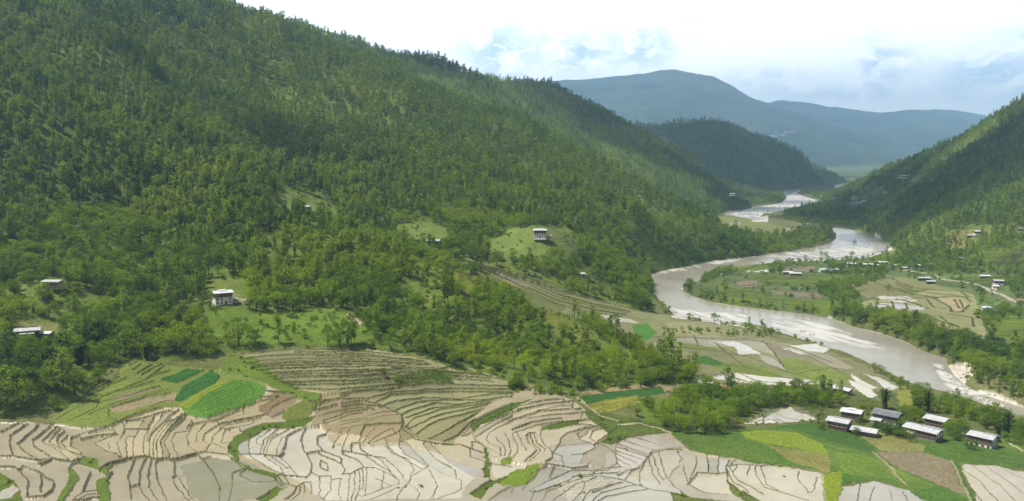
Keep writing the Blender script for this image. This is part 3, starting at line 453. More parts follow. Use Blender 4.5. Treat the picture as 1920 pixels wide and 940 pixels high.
B3 = tile(3, [[(0, 415), (180, 370), (360, 350)], [(0, 460), (150, 410), (330, 400), (410, 390)], [(0, 515), (100, 450), (250, 430), (400, 420)], [(0, 545), (130, 495), (210, 480), (350, 470), (450, 455)], [(30, 545), (80, 640), (80, 655)], [(0, 560), (40, 620), (30, 670), (0, 700)], [(80, 560), (100, 540), (140, 540)], [(85, 560), (95, 600), (145, 645), (70, 720)], [(135, 540), (140, 600), (195, 640), (180, 665), (110, 720)], [(165, 560), (180, 500), (300, 480), (470, 460)], [(165, 560), (180, 600), (230, 650), (240, 690), (190, 715)], [(285, 610), (280, 580), (320, 540), (450, 500), (550, 490)], [(285, 610), (240, 650)], [(380, 545), (410, 520), (480, 500)], [(420, 560), (450, 520), (540, 500)], [(385, 545), (400, 580), (480, 610)], [(455, 570), (475, 530), (560, 505)], [(460, 570), (500, 610)], [(500, 590), (640, 490)], [(250, 660), (300, 685), (300, 730)], [(190, 715), (350, 745), (440, 735), (475, 700)], [(350, 670), (420, 665), (485, 630)], [(500, 600), (560, 620), (600, 660), (620, 720), (560, 760), (480, 765)],
 [(240, 735), (220, 800)], [(100, 880), (220, 820), (340, 760), (480, 760), (640, 740)], [(140, 890), (330, 820), (350, 800), (500, 775), (640, 770)], [(170, 950), (200, 890), (300, 850), (420, 800), (500, 790)], [(240, 940), (380, 840), (500, 800)], [(355, 950), (430, 850)], [(405, 950), (450, 880), (560, 850), (640, 830)], [(470, 890), (600, 840), (650, 830)], [(475, 940), (520, 890), (700, 850), (760, 845)], [(490, 950), (560, 910), (790, 870)], [(510, 790), (640, 815), (790, 865), (890, 885), (1003, 910)], [(620, 790), (670, 760), (740, 750)], [(670, 800), (700, 760), (770, 740)], [(750, 830), (750, 780), (780, 700), (820, 655), (930, 635), (1003, 640)], [(800, 690), (830, 780), (870, 850)], [(860, 660), (890, 760), (940, 850), (1003, 890)], [(970, 650), (1003, 700)], [(10, 870), (0, 900)], [(130, 880), (100, 950)], [(60, 870), (130, 770)], [(30, 390), (200, 350), (300, 340)], [(100, 360), (270, 335)], [(150, 410), (280, 380), (350, 375)], [(400, 465), (415, 420)], [(385, 490), (470, 490)]])
BS = tile(3, [[(750, 570), (930, 635)], [(650, 580), (850, 650)], [(620, 600), (800, 670)], [(610, 620), (790, 685)], [(605, 640), (770, 700)], [(605, 660), (740, 720)], [(610, 685), (700, 740)], [(640, 560), (760, 570)]])
B4 = tile(4, [[(80, 680), (75, 740), (40, 810)], [(140, 660), (155, 770)], [(215, 680), (205, 760)], [(270, 700), (250, 740), (265, 790)], [(320, 685), (285, 720)], [(250, 740), (330, 725), (460, 735), (580, 715)], [(320, 740), (300, 760)], [(395, 745), (375, 790)], [(460, 740), (490, 840), (560, 880)], [(685, 765), (670, 810), (740, 890)], [(795, 805), (760, 890)], [(255, 770), (270, 830), (360, 900), (440, 950)], [(0, 730), (30, 840), (120, 890), (300, 910)], [(80, 770), (200, 780), (260, 770)], [(430, 750), (430, 790), (480, 860), (740, 940)], [(20, 840), (80, 780)], [(270, 740), (330, 820), (480, 900)]])
BT = tile(4, [[(500, 400), (600, 450), (720, 470)], [(460, 440), (560, 480)], [(580, 400), (700, 430), (780, 420)], [(470, 490), (480, 440)], [(440, 470), (560, 460), (640, 500)]]) + tile(5, [[(610, 740), (740, 820), (860, 950)], [(700, 745), (860, 850), (960, 950)], [(790, 750), (1003, 900)], [(880, 760), (1003, 820)], [(650, 820), (760, 940)]])
B5 = tile(5, [[(40, 830), (20, 950)], [(120, 860), (90, 950)], [(210, 880), (240, 950)], [(290, 890), (330, 950)], [(370, 910), (420, 950)]])
FP = [[(1230, 632), (1300, 634), (1420, 640), (1500, 660), (1580, 700)], [(1250, 650), (1320, 655), (1400, 668), (1480, 700), (1540, 714)], [(1290, 660), (1330, 676), (1400, 690), (1480, 712)], [(1340, 642), (1360, 660), (1400, 690)], [(1430, 640), (1450, 660), (1470, 690)], [(1500, 700), (1560, 690), (1600, 696)], [(1390, 702), (1420, 716), (1480, 720)], [(1360, 702), (1400, 716)], [(1300, 628), (1310, 650)], [(1350, 628), (1480, 650), (1560, 680)]]
tz = lambda L: [[(1680 + x / 5.875, 460 + y / 5.875) for x, y in l] for l in L]
FR = tz([[(-150, 300), (-20, 380), (200, 470), (400, 490), (700, 510), (800, 570)], [(0, 415), (200, 480), (400, 495)], [(0, 440), (200, 500), (470, 540), (700, 560)], [(-100, 470), (0, 500), (200, 540), (480, 580)], [(-280, 400), (-150, 440), (60, 500), (190, 550)], [(200, 590), (400, 580), (520, 640), (600, 690), (610, 735), (720, 740), (800, 660)], [(0, 590), (200, 640), (370, 700)], [(-260, 600), (-100, 600), (100, 600), (280, 680)], [(-280, 640), (-100, 660), (0, 720), (330, 760), (500, 850), (700, 910)], [(-320, 680), (-200, 720), (0, 800), (200, 850)], [(400, 590), (560, 570), (760, 570), (820, 620)], [(320, 780), (420, 830), (560, 850), (700, 900)], [(-240, 560), (0, 560), (180, 600)], [(-50, 620), (-20, 700)], [(100, 640), (130, 710)], [(640, 600), (700, 700)], [(700, 600), (740, 690)], [(480, 780), (560, 850)], [(600, 760), (840, 800), (850, 900)], [(340, 600), (420, 690), (560, 700)]])
TBL = family([(870, 488), (930, 505), (1000, 520), (1060, 545), (1190, 578)], [(900, 505), (960, 530), (1040, 568), (1110, 586), (1170, 594)], 9, 12)
GR = family([(920, 462), (980, 448), (1070, 446)], [(940, 484), (1000, 488), (1076, 474)], 6, 38) + family([(510, 372), (560, 368), (620, 390)], [(530, 400), (580, 408), (636, 416)], 5, 39) + family([(1300, 540), (1340, 522), (1420, 500), (1500, 494)], [(1330, 560), (1400, 566), (1500, 580), (1560, 586)], 13, 35) + family([(1560, 528), (1600, 515)], [(1590, 572), (1640, 560)], 4, 36) + family([(1850, 600), (1940, 596)], [(1880, 640), (1940, 648)], 5, 37) + family([(1330, 548), (1400, 545), (1470, 560)], [(1340, 566), (1400, 570), (1460, 578)], 5, 31) + family([(1420, 518), (1480, 512), (1560, 518)], [(1440, 552), (1500, 556), (1560, 560)], 6, 32) + family([(1820, 478), (1880, 476), (1940, 476)], [(1800, 528), (1860, 528), (1940, 520)], 7, 33) + family([(1776, 446), (1800, 444)], [(1782, 470), (1806, 468)], 5, 34)
bundA = np.zeros((NY, NU), np.float32)                      # height of the little earth walls
bundD = np.full((NY, NU), 9.0, np.float32)                  # distance to the nearest
hb_i = RBF(floor_pts)
NROW = NY
def zat(px, py, allow):                                      # base relief under a pixel, by walking out along its ray
    d = ray(px, py); t = None
    prev = None
    lo, hi = 0, NROW - 1
    x0 = d[0] / d[1]; iu = (x0 + .70) / 1.4 * (NU - 1); i = int(np.clip(round(iu), 0, NU - 1))
    zr = CAMZ + d[2] / d[1] * YY
    below = np.nonzero(zr <= H0[:, i])[0]
    below = below[YY[below] >= allow]
    return int(below[0]) if len(below) else None, i
def splat(lines, w, h, ymin=0):
    for l in lines:
        pts = []
        for (xa, ya), (xb, yb) in zip(l[:-1], l[1:]):
            n = max(2, int(math.hypot(xb - xa, yb - ya) / 1.2))
            for k in range(n): pts.append((xa + (xb - xa) * k / n, ya + (yb - ya) * k / n))
        pts.append(l[-1])
        W = []
        for k, (a, b) in enumerate(pts):
            j, i = zat(a, b, ymin)
            if j is None or j < 1: continue
            d = ray(a, b); sl = d[2] / d[1]                   # refine between two rows
            f0 = CAMZ + sl * YY[j - 1] - H0[j - 1, i]; f1 = CAMZ + sl * YY[j] - H0[j, i]
            t = f0 / (f0 - f1) if f0 > f1 else 0
            Y = YY[j - 1] + (YY[j] - YY[j - 1]) * min(max(t, 0), 1)
            W.append((d[0] / d[1] * Y, Y))
        if len(W) < 2: continue
        W = np.array(W)
        seg = np.hypot(*np.diff(W, axis=0).T)
        P = []
        for k in range(len(W) - 1):
            if seg[k] > 40: continue
            n = max(1, int(seg[k] / .35))
            q = np.arange(n)[:, None] / n
            P.append(W[k] * (1 - q) + W[k + 1] * q)
        if not P: continue
        P = np.concatenate(P)
        P[:, 0] += fbm(P[:, 0], P[:, 1], 5, 2, 91) * .5; P[:, 1] += fbm(P[:, 0], P[:, 1], 5, 2, 92) * .7
        ww = w * (1 + .35 * fbm(P[:, 0], P[:, 1], 12, 2, 93))
        fu = (P[:, 0] / P[:, 1] + .70) / 1.4 * (NU - 1)
        fj = np.interp(P[:, 1], YY, np.arange(NY))
        iu = np.round(fu).astype(int); ij = np.round(fj).astype(int)
        dyr = np.interp(P[:, 1], YY[:-1], np.diff(YY)); DU = 1.4 / NU
        ku = int(np.ceil(w * 1.4 / (P[:, 1].min() * 1.4 / NU))); kj = int(np.ceil(w * 1.4 / max(YY[ij.min() + 1] - YY[ij.min()], .1)))
        ku = min(ku, 7); kj = min(max(kj, 1), 5)
        for dj in range(-kj, kj + 1):
            for du in range(-ku, ku + 1):
                J = np.clip(ij + dj, 0, NY - 1); I = np.clip(iu + du, 0, NU - 1)
                ds = np.hypot((UU[I] * YY[J] - P[:, 0]) / np.maximum(ww, .8 * DU * P[:, 1]), (YY[J] - P[:, 1]) / np.maximum(ww, 0.88 * dyr))
                np.minimum.at(bundD, (J, I), ds.astype(np.float32))
                np.maximum.at(bundA, (J, I), (h * np.clip(1.25 - 1.1 * ds, 0, 1)).astype(np.float32))
def close(lines, reach=13):                                     # run each loose end on to the next wall
    segs = [(i, np.array(l, float)) for i, l in enumerate(lines)]
    o = []
    for i, l in segs:
        pts = [tuple(p) for p in l]
        for end in (0, -1):
            e = l[end]; best = None
            for j, m in segs:
                if j == i: continue
                a, b_ = m[:-1], m[1:]; d = b_ - a
                t = np.clip(((e - a) * d).sum(1) / np.maximum((d * d).sum(1), 1e-9), 0, 1); q = a + d * t[:, None]
                r = np.hypot(q[:, 0] - e[0], 1.4 * (q[:, 1] - e[1])); k = r.argmin()
                if r[k] < reach and (best is None or r[k] < best[0]): best = (r[k], tuple(q[k]))
            if best and best[0] > .6:
                pts = [best[1]] + pts if end == 0 else pts + [best[1]]
        o.append(pts)
    return o
def between(lines):                                            # a further wall midway where two neighbours run alongside each other
    def rs(c, k=14):
        c = np.array(c, float); q = np.concatenate([[0], np.cumsum(np.hypot(*np.diff(c, axis=0).T))]); t = np.linspace(0, q[-1], k)
        return np.stack([np.interp(t, q, c[:, 0]), np.interp(t, q, c[:, 1])], 1), q[-1]
    L = [rs(l) for l in lines]; allp = np.concatenate([a for a, _ in L]); own = np.repeat(np.arange(len(L)), 14); o = []; r = np.random.default_rng(17)
    for i in range(len(L)):
        for j in range(i + 1, len(L)):
            a, la = L[i]; b_, lb = L[j]
            if min(la, lb) < 28 or max(la, lb) > 1.9 * min(la, lb): continue
            if np.hypot(*(a[0] - b_[0])) > np.hypot(*(a[0] - b_[-1])): b_ = b_[::-1]
            d = np.hypot(*(a - b_).T)
            if not (12 < d.mean() < 34 and d.std() < .38 * d.mean()): continue
            m = (a + b_) / 2
            dd = np.hypot(allp[None, :, 0] - m[3:11, None, 0], allp[None, :, 1] - m[3:11, None, 1]).min(1)
            if dd.min() < 4.2: continue
            if any(np.hypot(*(np.array(x)[len(x) // 2] - m[7])) < 7 for x in o): continue
            i0, i1 = (0, 14) if r.random() < .6 else ((0, 10) if r.random() < .5 else (4, 14))
            o.append([tuple(p) for p in m[i0:i1] + r.normal(size=(i1 - i0, 2)) * .5])
    return o
B0 = B0 + between(B0); B1 = B1 + between(B1); B2 = B2 + between(B2); B3 = B3 + between(B3); B4 = B4 + between(B4)
NB = [len(x) for x in (B0, B1, B2, B3, B4)]; print('walls', NB)
ALLB = close(B0 + B1 + B2 + B3 + B4 + SEAM)[:sum(NB)]
splat(ALLB, .25, .40)
splat(G0, .34, .55)
splat(UP, .42, .72)
splat(SEAM, .5, .5)
splat(BS + BT + B5, .2, .28)
splat(FP, .6, .4, 440)
splat(FR + GR, 1.0, .7, 640)
splat(TBL, 1.0, .9, 600)
thin = (bundD < .84)
isb = (bundD < 1.0) & ((CLS == 1) | HILLY | FL) & (WET < 2)
onb = isb & thin & (CLS == 1)
# level each paddy: cells between bunds get one height and one shade of their own
JM = int(np.searchsorted(YY, 1150))
free = (PAD & ~isb)[:JM]
lab = np.where(free, np.arange(JM * NU, dtype=np.int32).reshape(JM, NU) + 1, 0)
def sweep(L, F, G):                                             # largest label along each unbroken run
    f = F.ravel(); l = L.ravel()
    st_ = np.ones(f.size, bool); g = G.ravel(); st_[1:] = (f[1:] != f[:-1]) | (g[1:] != g[:-1]); st_[::F.shape[1]] = True
    k = np.nonzero(st_)[0]
    m_ = np.maximum.reduceat(l, k)
    return np.repeat(m_, np.diff(np.append(k, f.size))).reshape(L.shape) * F
freeT = np.ascontiguousarray(free.T); PIDJ = PID[:JM]; PIDT = np.ascontiguousarray(PIDJ.T)
for it in range(60):
    o = lab
    lab = sweep(lab, free, PIDJ)
    lab = np.ascontiguousarray(sweep(np.ascontiguousarray(lab.T), freeT, PIDT).T)
    if (o == lab).all(): break
ids, inv = np.unique(lab, return_inverse=True)
inv = inv.reshape(lab.shape)
cnt = np.bincount(inv.ravel())
mean = np.bincount(inv.ravel(), H[:JM].ravel()) / cnt
cellz = mean[inv]
dz = np.clip(cellz - H[:JM], -1.1, 1.1)
H[:JM] = np.where(free, H[:JM] + dz * np.where(WET[:JM] > .5, .75, .35), H[:JM])
rr = np.random.default_rng(5)
cv = rr.normal(0, 1, (len(ids), 3)).astype(np.float32)
f3 = free[..., None]
for c_ in range(3): COLR[:JM][..., c_] = np.where(free, (np.bincount(inv.ravel(), COLR[:JM][..., c_].ravel()) / cnt)[inv] * .5 + COLR[:JM][..., c_] * .5, COLR[:JM][..., c_])
WET[:JM] = np.where(free, (np.bincount(inv.ravel(), WET[:JM].ravel()) / cnt)[inv], WET[:JM])
sh = 1 + np.clip(cv[inv][..., :1], -1.6, 1.6) * .15
tint = 1 + np.clip(cv[inv][..., 1:2], -1.5, 1.5) * np.array([.02, .0, -.06], np.float32)
COLR[:JM] = np.where(f3, COLR[:JM] * sh * tint, COLR[:JM])
WET[:JM] = np.where(free & (WET[:JM] > .5), np.clip(WET[:JM] + cv[inv][..., 2] * .05, .5, 1), WET[:JM])
inn = 1 + .13 * fbm(XG, YG, 16, 4, 505)[..., None] + .07 * fbm(XG, YG, 3, 3, 506)[..., None]
COLR = np.where(PAD[..., None], COLR * inn, COLR); WET = np.where(PAD & (WET > .4), np.clip(WET + .16 * fbm(XG, YG, 20, 3, 507), .3, 1), WET)
H = H + np.where(isb & ~RIV, bundA, 0)
bc = C(.052, .062, .019) + nB * C(.016, .026, .008) + nA * C(.012, .024, .004)
COLR[onb] = bc[onb]; WET[onb] = 0
og = isb & thin & (CLS != 1) & (YG < 700)
COLR[og] = (bc * C(.8, .95, .6))[og]
# crop rows in the green fields
crop = (CLS == 1) & ~PAD & (YG < 560) & ~isb
H += np.where(crop, .35 + .25 * fbm(XG, YG, 1.6, 2, 301) + .03 * np.sin((XG * .8 + YG * .45) * 2.6), 0)
# planted rows and furrows
def rows_(lines, w, col, amt, ymin=0):
    keep = bundD.copy(), bundA.copy()
    bundD[:] = 9; bundA[:] = 0
    splat(lines, w, 0, ymin)
    k = (np.clip(1.3 - bundD, 0, 1) * amt)[..., None] * (crop | (CLS == 1))[..., None]
    COLR[:] = COLR * (1 - k) + col * k
    bundD[:], bundA[:] = keep
rows_(family([(1400, 812), (1480, 806), (1560, 830), (1640, 856), (1760, 915)], [(1440, 840), (1540, 862), (1600, 890), (1640, 902), (1700, 925)], 13, 51), .55, C(.16, .19, .04), .65)
rows_(family([(1270, 816), (1340, 818), (1430, 845)], [(1300, 848), (1380, 860), (1450, 870)], 9, 52), .5, C(.10, .14, .03), .6)
rows_(family([(1470, 802), (1540, 800), (1640, 822)], [(1530, 830), (1580, 838), (1650, 850)], 10, 53), .4, C(.02, .06, .015), .6)
rows_(family([(1640, 852), (1700, 850), (1780, 866)], [(1690, 882), (1750, 902), (1812, 934)], 11, 54), .35, C(.26, .21, .14), .7)
rows_(family([(1735, 818), (1820, 830), (1940, 862)], [(1750, 850), (1830, 866), (1940, 880)], 12, 55), .5, C(.03, .08, .015), .6)
rows_(family([(1600, 815), (1660, 812), (1730, 832)], [(1640, 846), (1690, 848), (1730, 847)], 7, 56), .4, C(.24, .23, .09), .6)
rows_(family([(340, 762), (400, 728), (450, 712)], [(395, 784), (450, 764), (498, 740)], 11, 57), .35, C(.025, .07, .012), .75)
rows_(family([(300, 712), (350, 692), (385, 695)], [(330, 755), (400, 724), (412, 706)], 7, 58), .35, C(.09, .13, .03), .6)
rows_(family([(1090, 748), (1160, 738), (1250, 728)], [(1115, 774), (1170, 764), (1200, 752)], 8, 59), .4, C(.07, .10, .02), .7)
rows_(family([(1630, 540), (1700, 530), (1800, 548)], [(1650, 590), (1740, 606), (1840, 634)], 16, 60), .9, C(.09, .085, .04), .5, 640)
# roads and tracks
def path(line, w, col, ymin=0, cls=3):
    keep = bundD.copy(), bundA.copy()
    bundD[:] = 9; bundA[:] = 0
    splat([line], w, 0, ymin)
    m = (bundD < 1.0) & ~RIV
    COLR[m] = (col * (1 + .12 * nB))[m]; WET[m] = 0; CLS[m] = cls
    bundD[:], bundA[:] = keep
    return m
ROAD = [(1690, 505), (1720, 511), (1745, 513), (1760, 520), (1770, 524), (1800, 528), (1830, 533), (1850, 541), (1862, 548), (1878, 552), (1895, 562), (1910, 568), (1940, 575)]
rm = path(ROAD, 1.9, C(.35, .31, .25), 700)
path([(1860, 550), (1868, 535), (1880, 530)], 2.2, C(.42, .37, .29), 700)
path([(1644, 425), (1655, 436), (1675, 444), (1682, 452), (1696, 462)], 3.0, C(.42, .37, .29), 1100)
path([(1480, 402), (1560, 402), (1635, 400)], 2.5, C(.36, .34, .26), 1500)
path([(1160, 796), (1200, 794), (1235, 803), (1260, 812)], .7, C(.34, .29, .2))
path([(1636, 848), (1650, 862), (1672, 878), (1680, 895), (1700, 912)], .6, C(.26, .22, .13))
path([(1785, 865), (1796, 890), (1808, 915), (1825, 950)], .5, C(.24, .21, .12))
path([(1082, 745), (1105, 765), (1125, 780), (1160, 790)], .7, C(.27, .24, .15))
path([(455, 562), (480, 558), (500, 556)], 1.2, C(.33, .30, .24))
path([(690, 655), (770, 668), (850, 680), (930, 708)], .5, C(.30, .27, .16))
path([(1880, 825), (1925, 850)], .7, C(.30, .28, .2))
sandm = (YG > 440) & (COLR[..., 0] > .37) & (WET < .1) & (CLS == 0) & FL & (soft(RIV, 60) > .002)
H = np.where(sandm & ~RIV, np.minimum(H, ZR + .5 + .5 * fbm(XG, YG, 6, 3, 99)), H)
H[RIV] = np.minimum(H[RIV], ZR[RIV] - 1.0)
# fine roughness of the uncultivated ground
un = (CLS != 1) & (CLS != 3) & ~RIV
H += np.where(un, fbm(XG, YG, 3.5, 2, 310) * .35 + fbm(XG, YG, 18, 2, 311) * np.where(HILLY, 1.2, .3), 0)
NEG = ~np.isfinite(H); H[NEG] = 0

# ---------------------------------------------------------------- ground materials and meshes
def new_mat(name):
    m = bpy.data.materials.new(name); m.use_nodes = True
    t = m.node_tree; b = t.nodes['Principled BSDF']
    return m, t, b
gm, t, b = new_mat("ground cover")
vc = nn(t, 'ShaderNodeVertexColor', layer_name='Col')
geo = nn(t, 'ShaderNodeNewGeometry')
na = nn(t, 'ShaderNodeTexNoise', i_Scale=.9, i_Detail=5.0, i_Roughness=.65)
t.links.new(geo.outputs['Position'], na.inputs['Vector'])
mr = nn(t, 'ShaderNodeMapRange', i_From_Min=.3, i_From_Max=.7, i_To_Min=.62, i_To_Max=1.38)
t.links.new(na.outputs['Fac'], mr.inputs['Value'])
# wet mud is smooth, soil and grass are mottled
mw = nn(t, 'ShaderNodeMix', data_type='FLOAT')
t.links.new(vc.outputs['Alpha'], mw.inputs[0]); t.links.new(mr.outputs[0], mw.inputs[2]); mw.inputs[3].default_value = 1.0
mul = nn(t, 'ShaderNodeVectorMath', operation='SCALE')
t.links.new(vc.outputs['Color'], mul.inputs[0]); t.links.new(mw.outputs[0], mul.inputs['Scale'])
t.links.new(mul.outputs[0], b.inputs['Base Color'])
nw = nn(t, 'ShaderNodeTexNoise', i_Scale=.055, i_Detail=4.0, i_Roughness=.6)
t.links.new(geo.outputs['Position'], nw.inputs['Vector'])
rr1 = nn(t, 'ShaderNodeMapRange', i_From_Min=.35, i_From_Max=.65, i_To_Min=.10, i_To_Max=.34)
t.links.new(nw.outputs['Fac'], rr1.inputs['Value'])
mrr = nn(t, 'ShaderNodeMix', data_type='FLOAT')
t.links.new(vc.outputs['Alpha'], mrr.inputs[0]); mrr.inputs[2].default_value = .9; t.links.new(rr1.outputs[0], mrr.inputs[3])
t.links.new(mrr.outputs[0], b.inputs['Roughness'])
b.inputs['IOR'].default_value = 1.36
sp = nn(t, 'ShaderNodeMix', data_type='FLOAT')
t.links.new(vc.outputs['Alpha'], sp.inputs[0]); sp.inputs[2].default_value = .15; sp.inputs[3].default_value = .5
t.links.new(sp.outputs[0], b.inputs['Specular IOR Level'])
bp = nn(t, 'ShaderNodeBump', i_Distance=.5)
nb = nn(t, 'ShaderNodeTexNoise', i_Scale=.7, i_Detail=4.0)
t.links.new(geo.outputs['Position'], nb.inputs['Vector'])
t.links.new(nb.outputs['Fac'], bp.inputs['Height'])
bs_ = nn(t, 'ShaderNodeMapRange', i_From_Min=0., i_From_Max=.8, i_To_Min=.7, i_To_Max=0.)
t.links.new(vc.outputs['Alpha'], bs_.inputs['Value']); t.links.new(bs_.outputs[0], bp.inputs['Strength'])
t.links.new(bp.outputs[0], b.inputs['Normal'])

def build_mesh(name, V, Q, mats, col=None, smooth=True):
    me = bpy.data.meshes.new(name)
    V = np.asarray(V, np.float32); Q = np.asarray(Q, np.int32); k = Q.shape[1]
    me.vertices.add(len(V)); me.vertices.foreach_set('co', V.ravel())
    me.loops.add(Q.size); me.loops.foreach_set('vertex_index', Q.ravel())
    me.polygons.add(len(Q)); me.polygons.foreach_set('loop_start', np.arange(0, Q.size, k, dtype=np.int32))
    if smooth: me.polygons.foreach_set('use_smooth', np.ones(len(Q), bool))
    me.update()
    if col is not None:
        a = me.color_attributes.new('Col', 'FLOAT_COLOR', 'POINT'); a.data.foreach_set('color', np.asarray(col, np.float32).ravel())
    for m in mats: me.materials.append(m)
    return me
def link(name, me, parent=None):
    o = bpy.data.objects.new(name, me); COL.objects.link(o); o.parent = parent
    return o
idx = np.arange(NY * NU, dtype=np.int32).reshape(NY, NU)
QD = np.stack([idx[:-1, :-1], idx[:-1, 1:], idx[1:, 1:], idx[1:, :-1]], -1).reshape(-1, 4)
VALL = np.stack([XG, YG, H], -1).reshape(-1, 3)
CALL = np.concatenate([np.clip(COLR, .004, .9), WET[..., None]], -1).reshape(-1, 4)
fc = CLS[:-1, :-1].ravel().copy()
tall = (LAYI == 1)[:-1, :-1].ravel()
def submesh(name, m):
    q = QD[m]
    u, iv = np.unique(q.ravel(), return_inverse=True)
    o = link(name, build_mesh(name, VALL[u], iv.reshape(-1, 4), [gm], CALL[u]))
    o['kind'] = 'structure'
    return o
submesh('valley_floor', fc == 0); submesh('paddy_field', fc == 1); submesh('hillside', fc == 2); submesh('road', fc == 3)

# river: its own sheet of water, running a little downhill
wm, t, b = new_mat("silty river water")
vc = nn(t, 'ShaderNodeVertexColor', layer_name='Col')
t.links.new(vc.outputs['Color'], b.inputs['Base Color'])
geo = nn(t, 'ShaderNodeNewGeometry')
mp = nn(t, 'ShaderNodeMapping'); mp.inputs['Scale'].default_value = (.25, .25, 1)
t.links.new(geo.outputs['Position'], mp.inputs['Vector'])
n1 = nn(t, 'ShaderNodeTexNoise', i_Scale=1.0, i_Detail=6.0, i_Roughness=.6)
t.links.new(mp.outputs[0], n1.inputs['Vector'])
bp = nn(t, 'ShaderNodeBump', i_Strength=.35, i_Distance=.6)
t.links.new(n1.outputs['Fac'], bp.inputs['Height']); t.links.new(bp.outputs[0], b.inputs['Normal'])
b.inputs['Roughness'].default_value = .22; b.inputs['IOR'].default_value = 1.33
mix = nn(t, 'ShaderNodeMix', data_type='FLOAT'); mix.inputs[2].default_value = .2; mix.inputs[3].default_value = .8
t.links.new(vc.outputs['Alpha'], mix.inputs[0]); t.links.new(mix.outputs[0], b.inputs['Roughness'])
wr = soft(RIV, 3) > .02
rows = np.nonzero(wr.any(1))[0]
fx = fbm((XG + YG * .3) * 4, YG * .8, 22, 5, 61, .6); fy = fbm(XG, YG, 40, 3, 62)
foam = np.zeros((NY, NU), np.float32)
def rap(poly, a):
    m = soft(inpoly(PXR + jx * 3, PYR + jy * 3, poly), 6)
    global foam
    foam = np.maximum(foam, m * a)
rap([(1748, 682), (1765, 684), (1790, 708), (1815, 728), (1850, 742), (1800, 738), (1765, 716)], .95)
rap([(1440, 588), (1520, 602), (1600, 628), (1680, 658), (1620, 652), (1540, 640), (1450, 612)], .75)
rap([(1250, 576), (1300, 582), (1400, 590), (1400, 606), (1300, 598), (1258, 590)], .7)
rap([(1620, 686), (1660, 690), (1664, 700), (1640, 694)], .5)
rap([(1400, 482), (1560, 466), (1640, 462), (1640, 476), (1480, 488)], .55)
rap([(1220, 510), (1330, 488), (1420, 482), (1330, 500), (1220, 518)], .5)
rap([(1350, 404), (1440, 385), (1500, 355), (1540, 378), (1440, 410)], .7)
ed = np.clip(soft(~RIV, 4) * 1.6, 0, 1) * .55
fm = np.clip((np.maximum(foam, ed * (YG < 1400)) + fx * .95 + fy * .3 - .40) * 1.4, 0, .7) * np.clip(np.maximum(foam, ed) * 3, 0, 1)
wc = C(.285, .262, .21) * (1 + .20 * fy[..., None] + .10 * fx[..., None])
wc = wc * (1 - fm[..., None]) + C(.62, .60, .57) * fm[..., None]
wq = (wr[:-1, :-1] | wr[1:, 1:]).ravel()
q = QD[wq]; u, iv = np.unique(q.ravel(), return_inverse=True)
ZW = ZR + np.where(foam > .2, fx * .35 * foam, 0)
VW = np.stack([XG, YG, ZW], -1).reshape(-1, 3)
CW = np.concatenate([wc, fm[..., None]], -1).reshape(-1, 4)
o = link('river', build_mesh('river', VW[u], iv.reshape(-1, 4), [wm], CW[u])); o['kind'] = 'structure'

# ---------------------------------------------------------------- distant mountains
mu = np.linspace(-.85, .85, 620); my = np.geomspace(5600, 27000, 210)
MU, MY = np.meshgrid(mu, my); MX = MU * MY
def ridge(sil, Y, foot, slope, seed, am):
    s = np.array([WY(a, b_, Y) for a, b_ in sil]); us = s[:, 0] / s[:, 1]
    zt = np.interp(MU, us, s[:, 2])
    d = (MY - Y) / slope
    dd = np.where(d < 0, -d, d * 1.4)
    n = fbm(MX + MY * .25, MY * .5, 1900, 6, seed, .55)
    rg = (.5 - np.abs(n)) * am
    prof = np.clip(1 - dd, -1, 1)
    return foot + (zt - foot) * np.where(prof > 0, prof ** 1.15, prof) + rg * np.clip(4 * prof * (1 - prof), 0, 1) + fbm(MX, MY, 300, 3, seed + 9) * am * .12 * np.clip(prof * 6, 0, 1)
m1 = ridge([(-400, 120), (700, 165), (1000, 152), (1060, 149), (1120, 146), (1180, 140), (1220, 134), (1262, 131), (1300, 137), (1340, 146), (1365, 158), (1400, 178), (1440, 194), (1500, 212), (1560, 240), (1700, 285), (1850, 310), (2100, 300), (2700, 200)], 16000, 30, 6400, 210, 420)
m2 = ridge([(1200, 300), (1400, 205), (1440, 192), (1480, 190), (1540, 196), (1600, 206), (1660, 210), (1720, 207), (1790, 218), (1850, 240), (1900, 262), (2000, 260), (2700, 180)], 19000, 40, 6400, 230, 380)
m3 = ridge([(1380, 280), (1436, 194), (1456, 184), (1470, 183), (1490, 188), (1520, 190), (1560, 208), (1640, 212), (1720, 203), (1780, 202), (1850, 214), (1930, 225), (2700, 200)], 23500, 60, 3000, 250, 150)
MH = np.maximum(np.maximum(m1, m2), m3); MH = np.maximum(MH, 36 + 10 * fbm(MX, MY, 900, 3, 270))
mnA = fbm(MX, MY, 500, 4, 280); mnB = fbm(MX, MY, 90, 2, 281)
mc = C(.040, .055, .030) + mnA[..., None] * C(.050, .050, .024) + mnB[..., None] * C(.03, .03, .010)
val = (MH < 75)
mc = np.where(val[..., None], C(.12, .145, .05) + mnA[..., None] * C(.06, .05, .02), mc)
mi = np.arange(MU.size, dtype=np.int32).reshape(MU.shape)
o = link('mountain', build_mesh('mountain', np.stack([MX, MY, MH], -1).reshape(-1, 3), np.stack([mi[:-1, :-1], mi[:-1, 1:], mi[1:, 1:], mi[1:, :-1]], -1).reshape(-1, 4), [gm], np.concatenate([np.clip(mc, .006, 1), np.zeros(MU.shape + (1,))], -1).reshape(-1, 4)))
o['kind'] = 'structure'
mi_ = MU

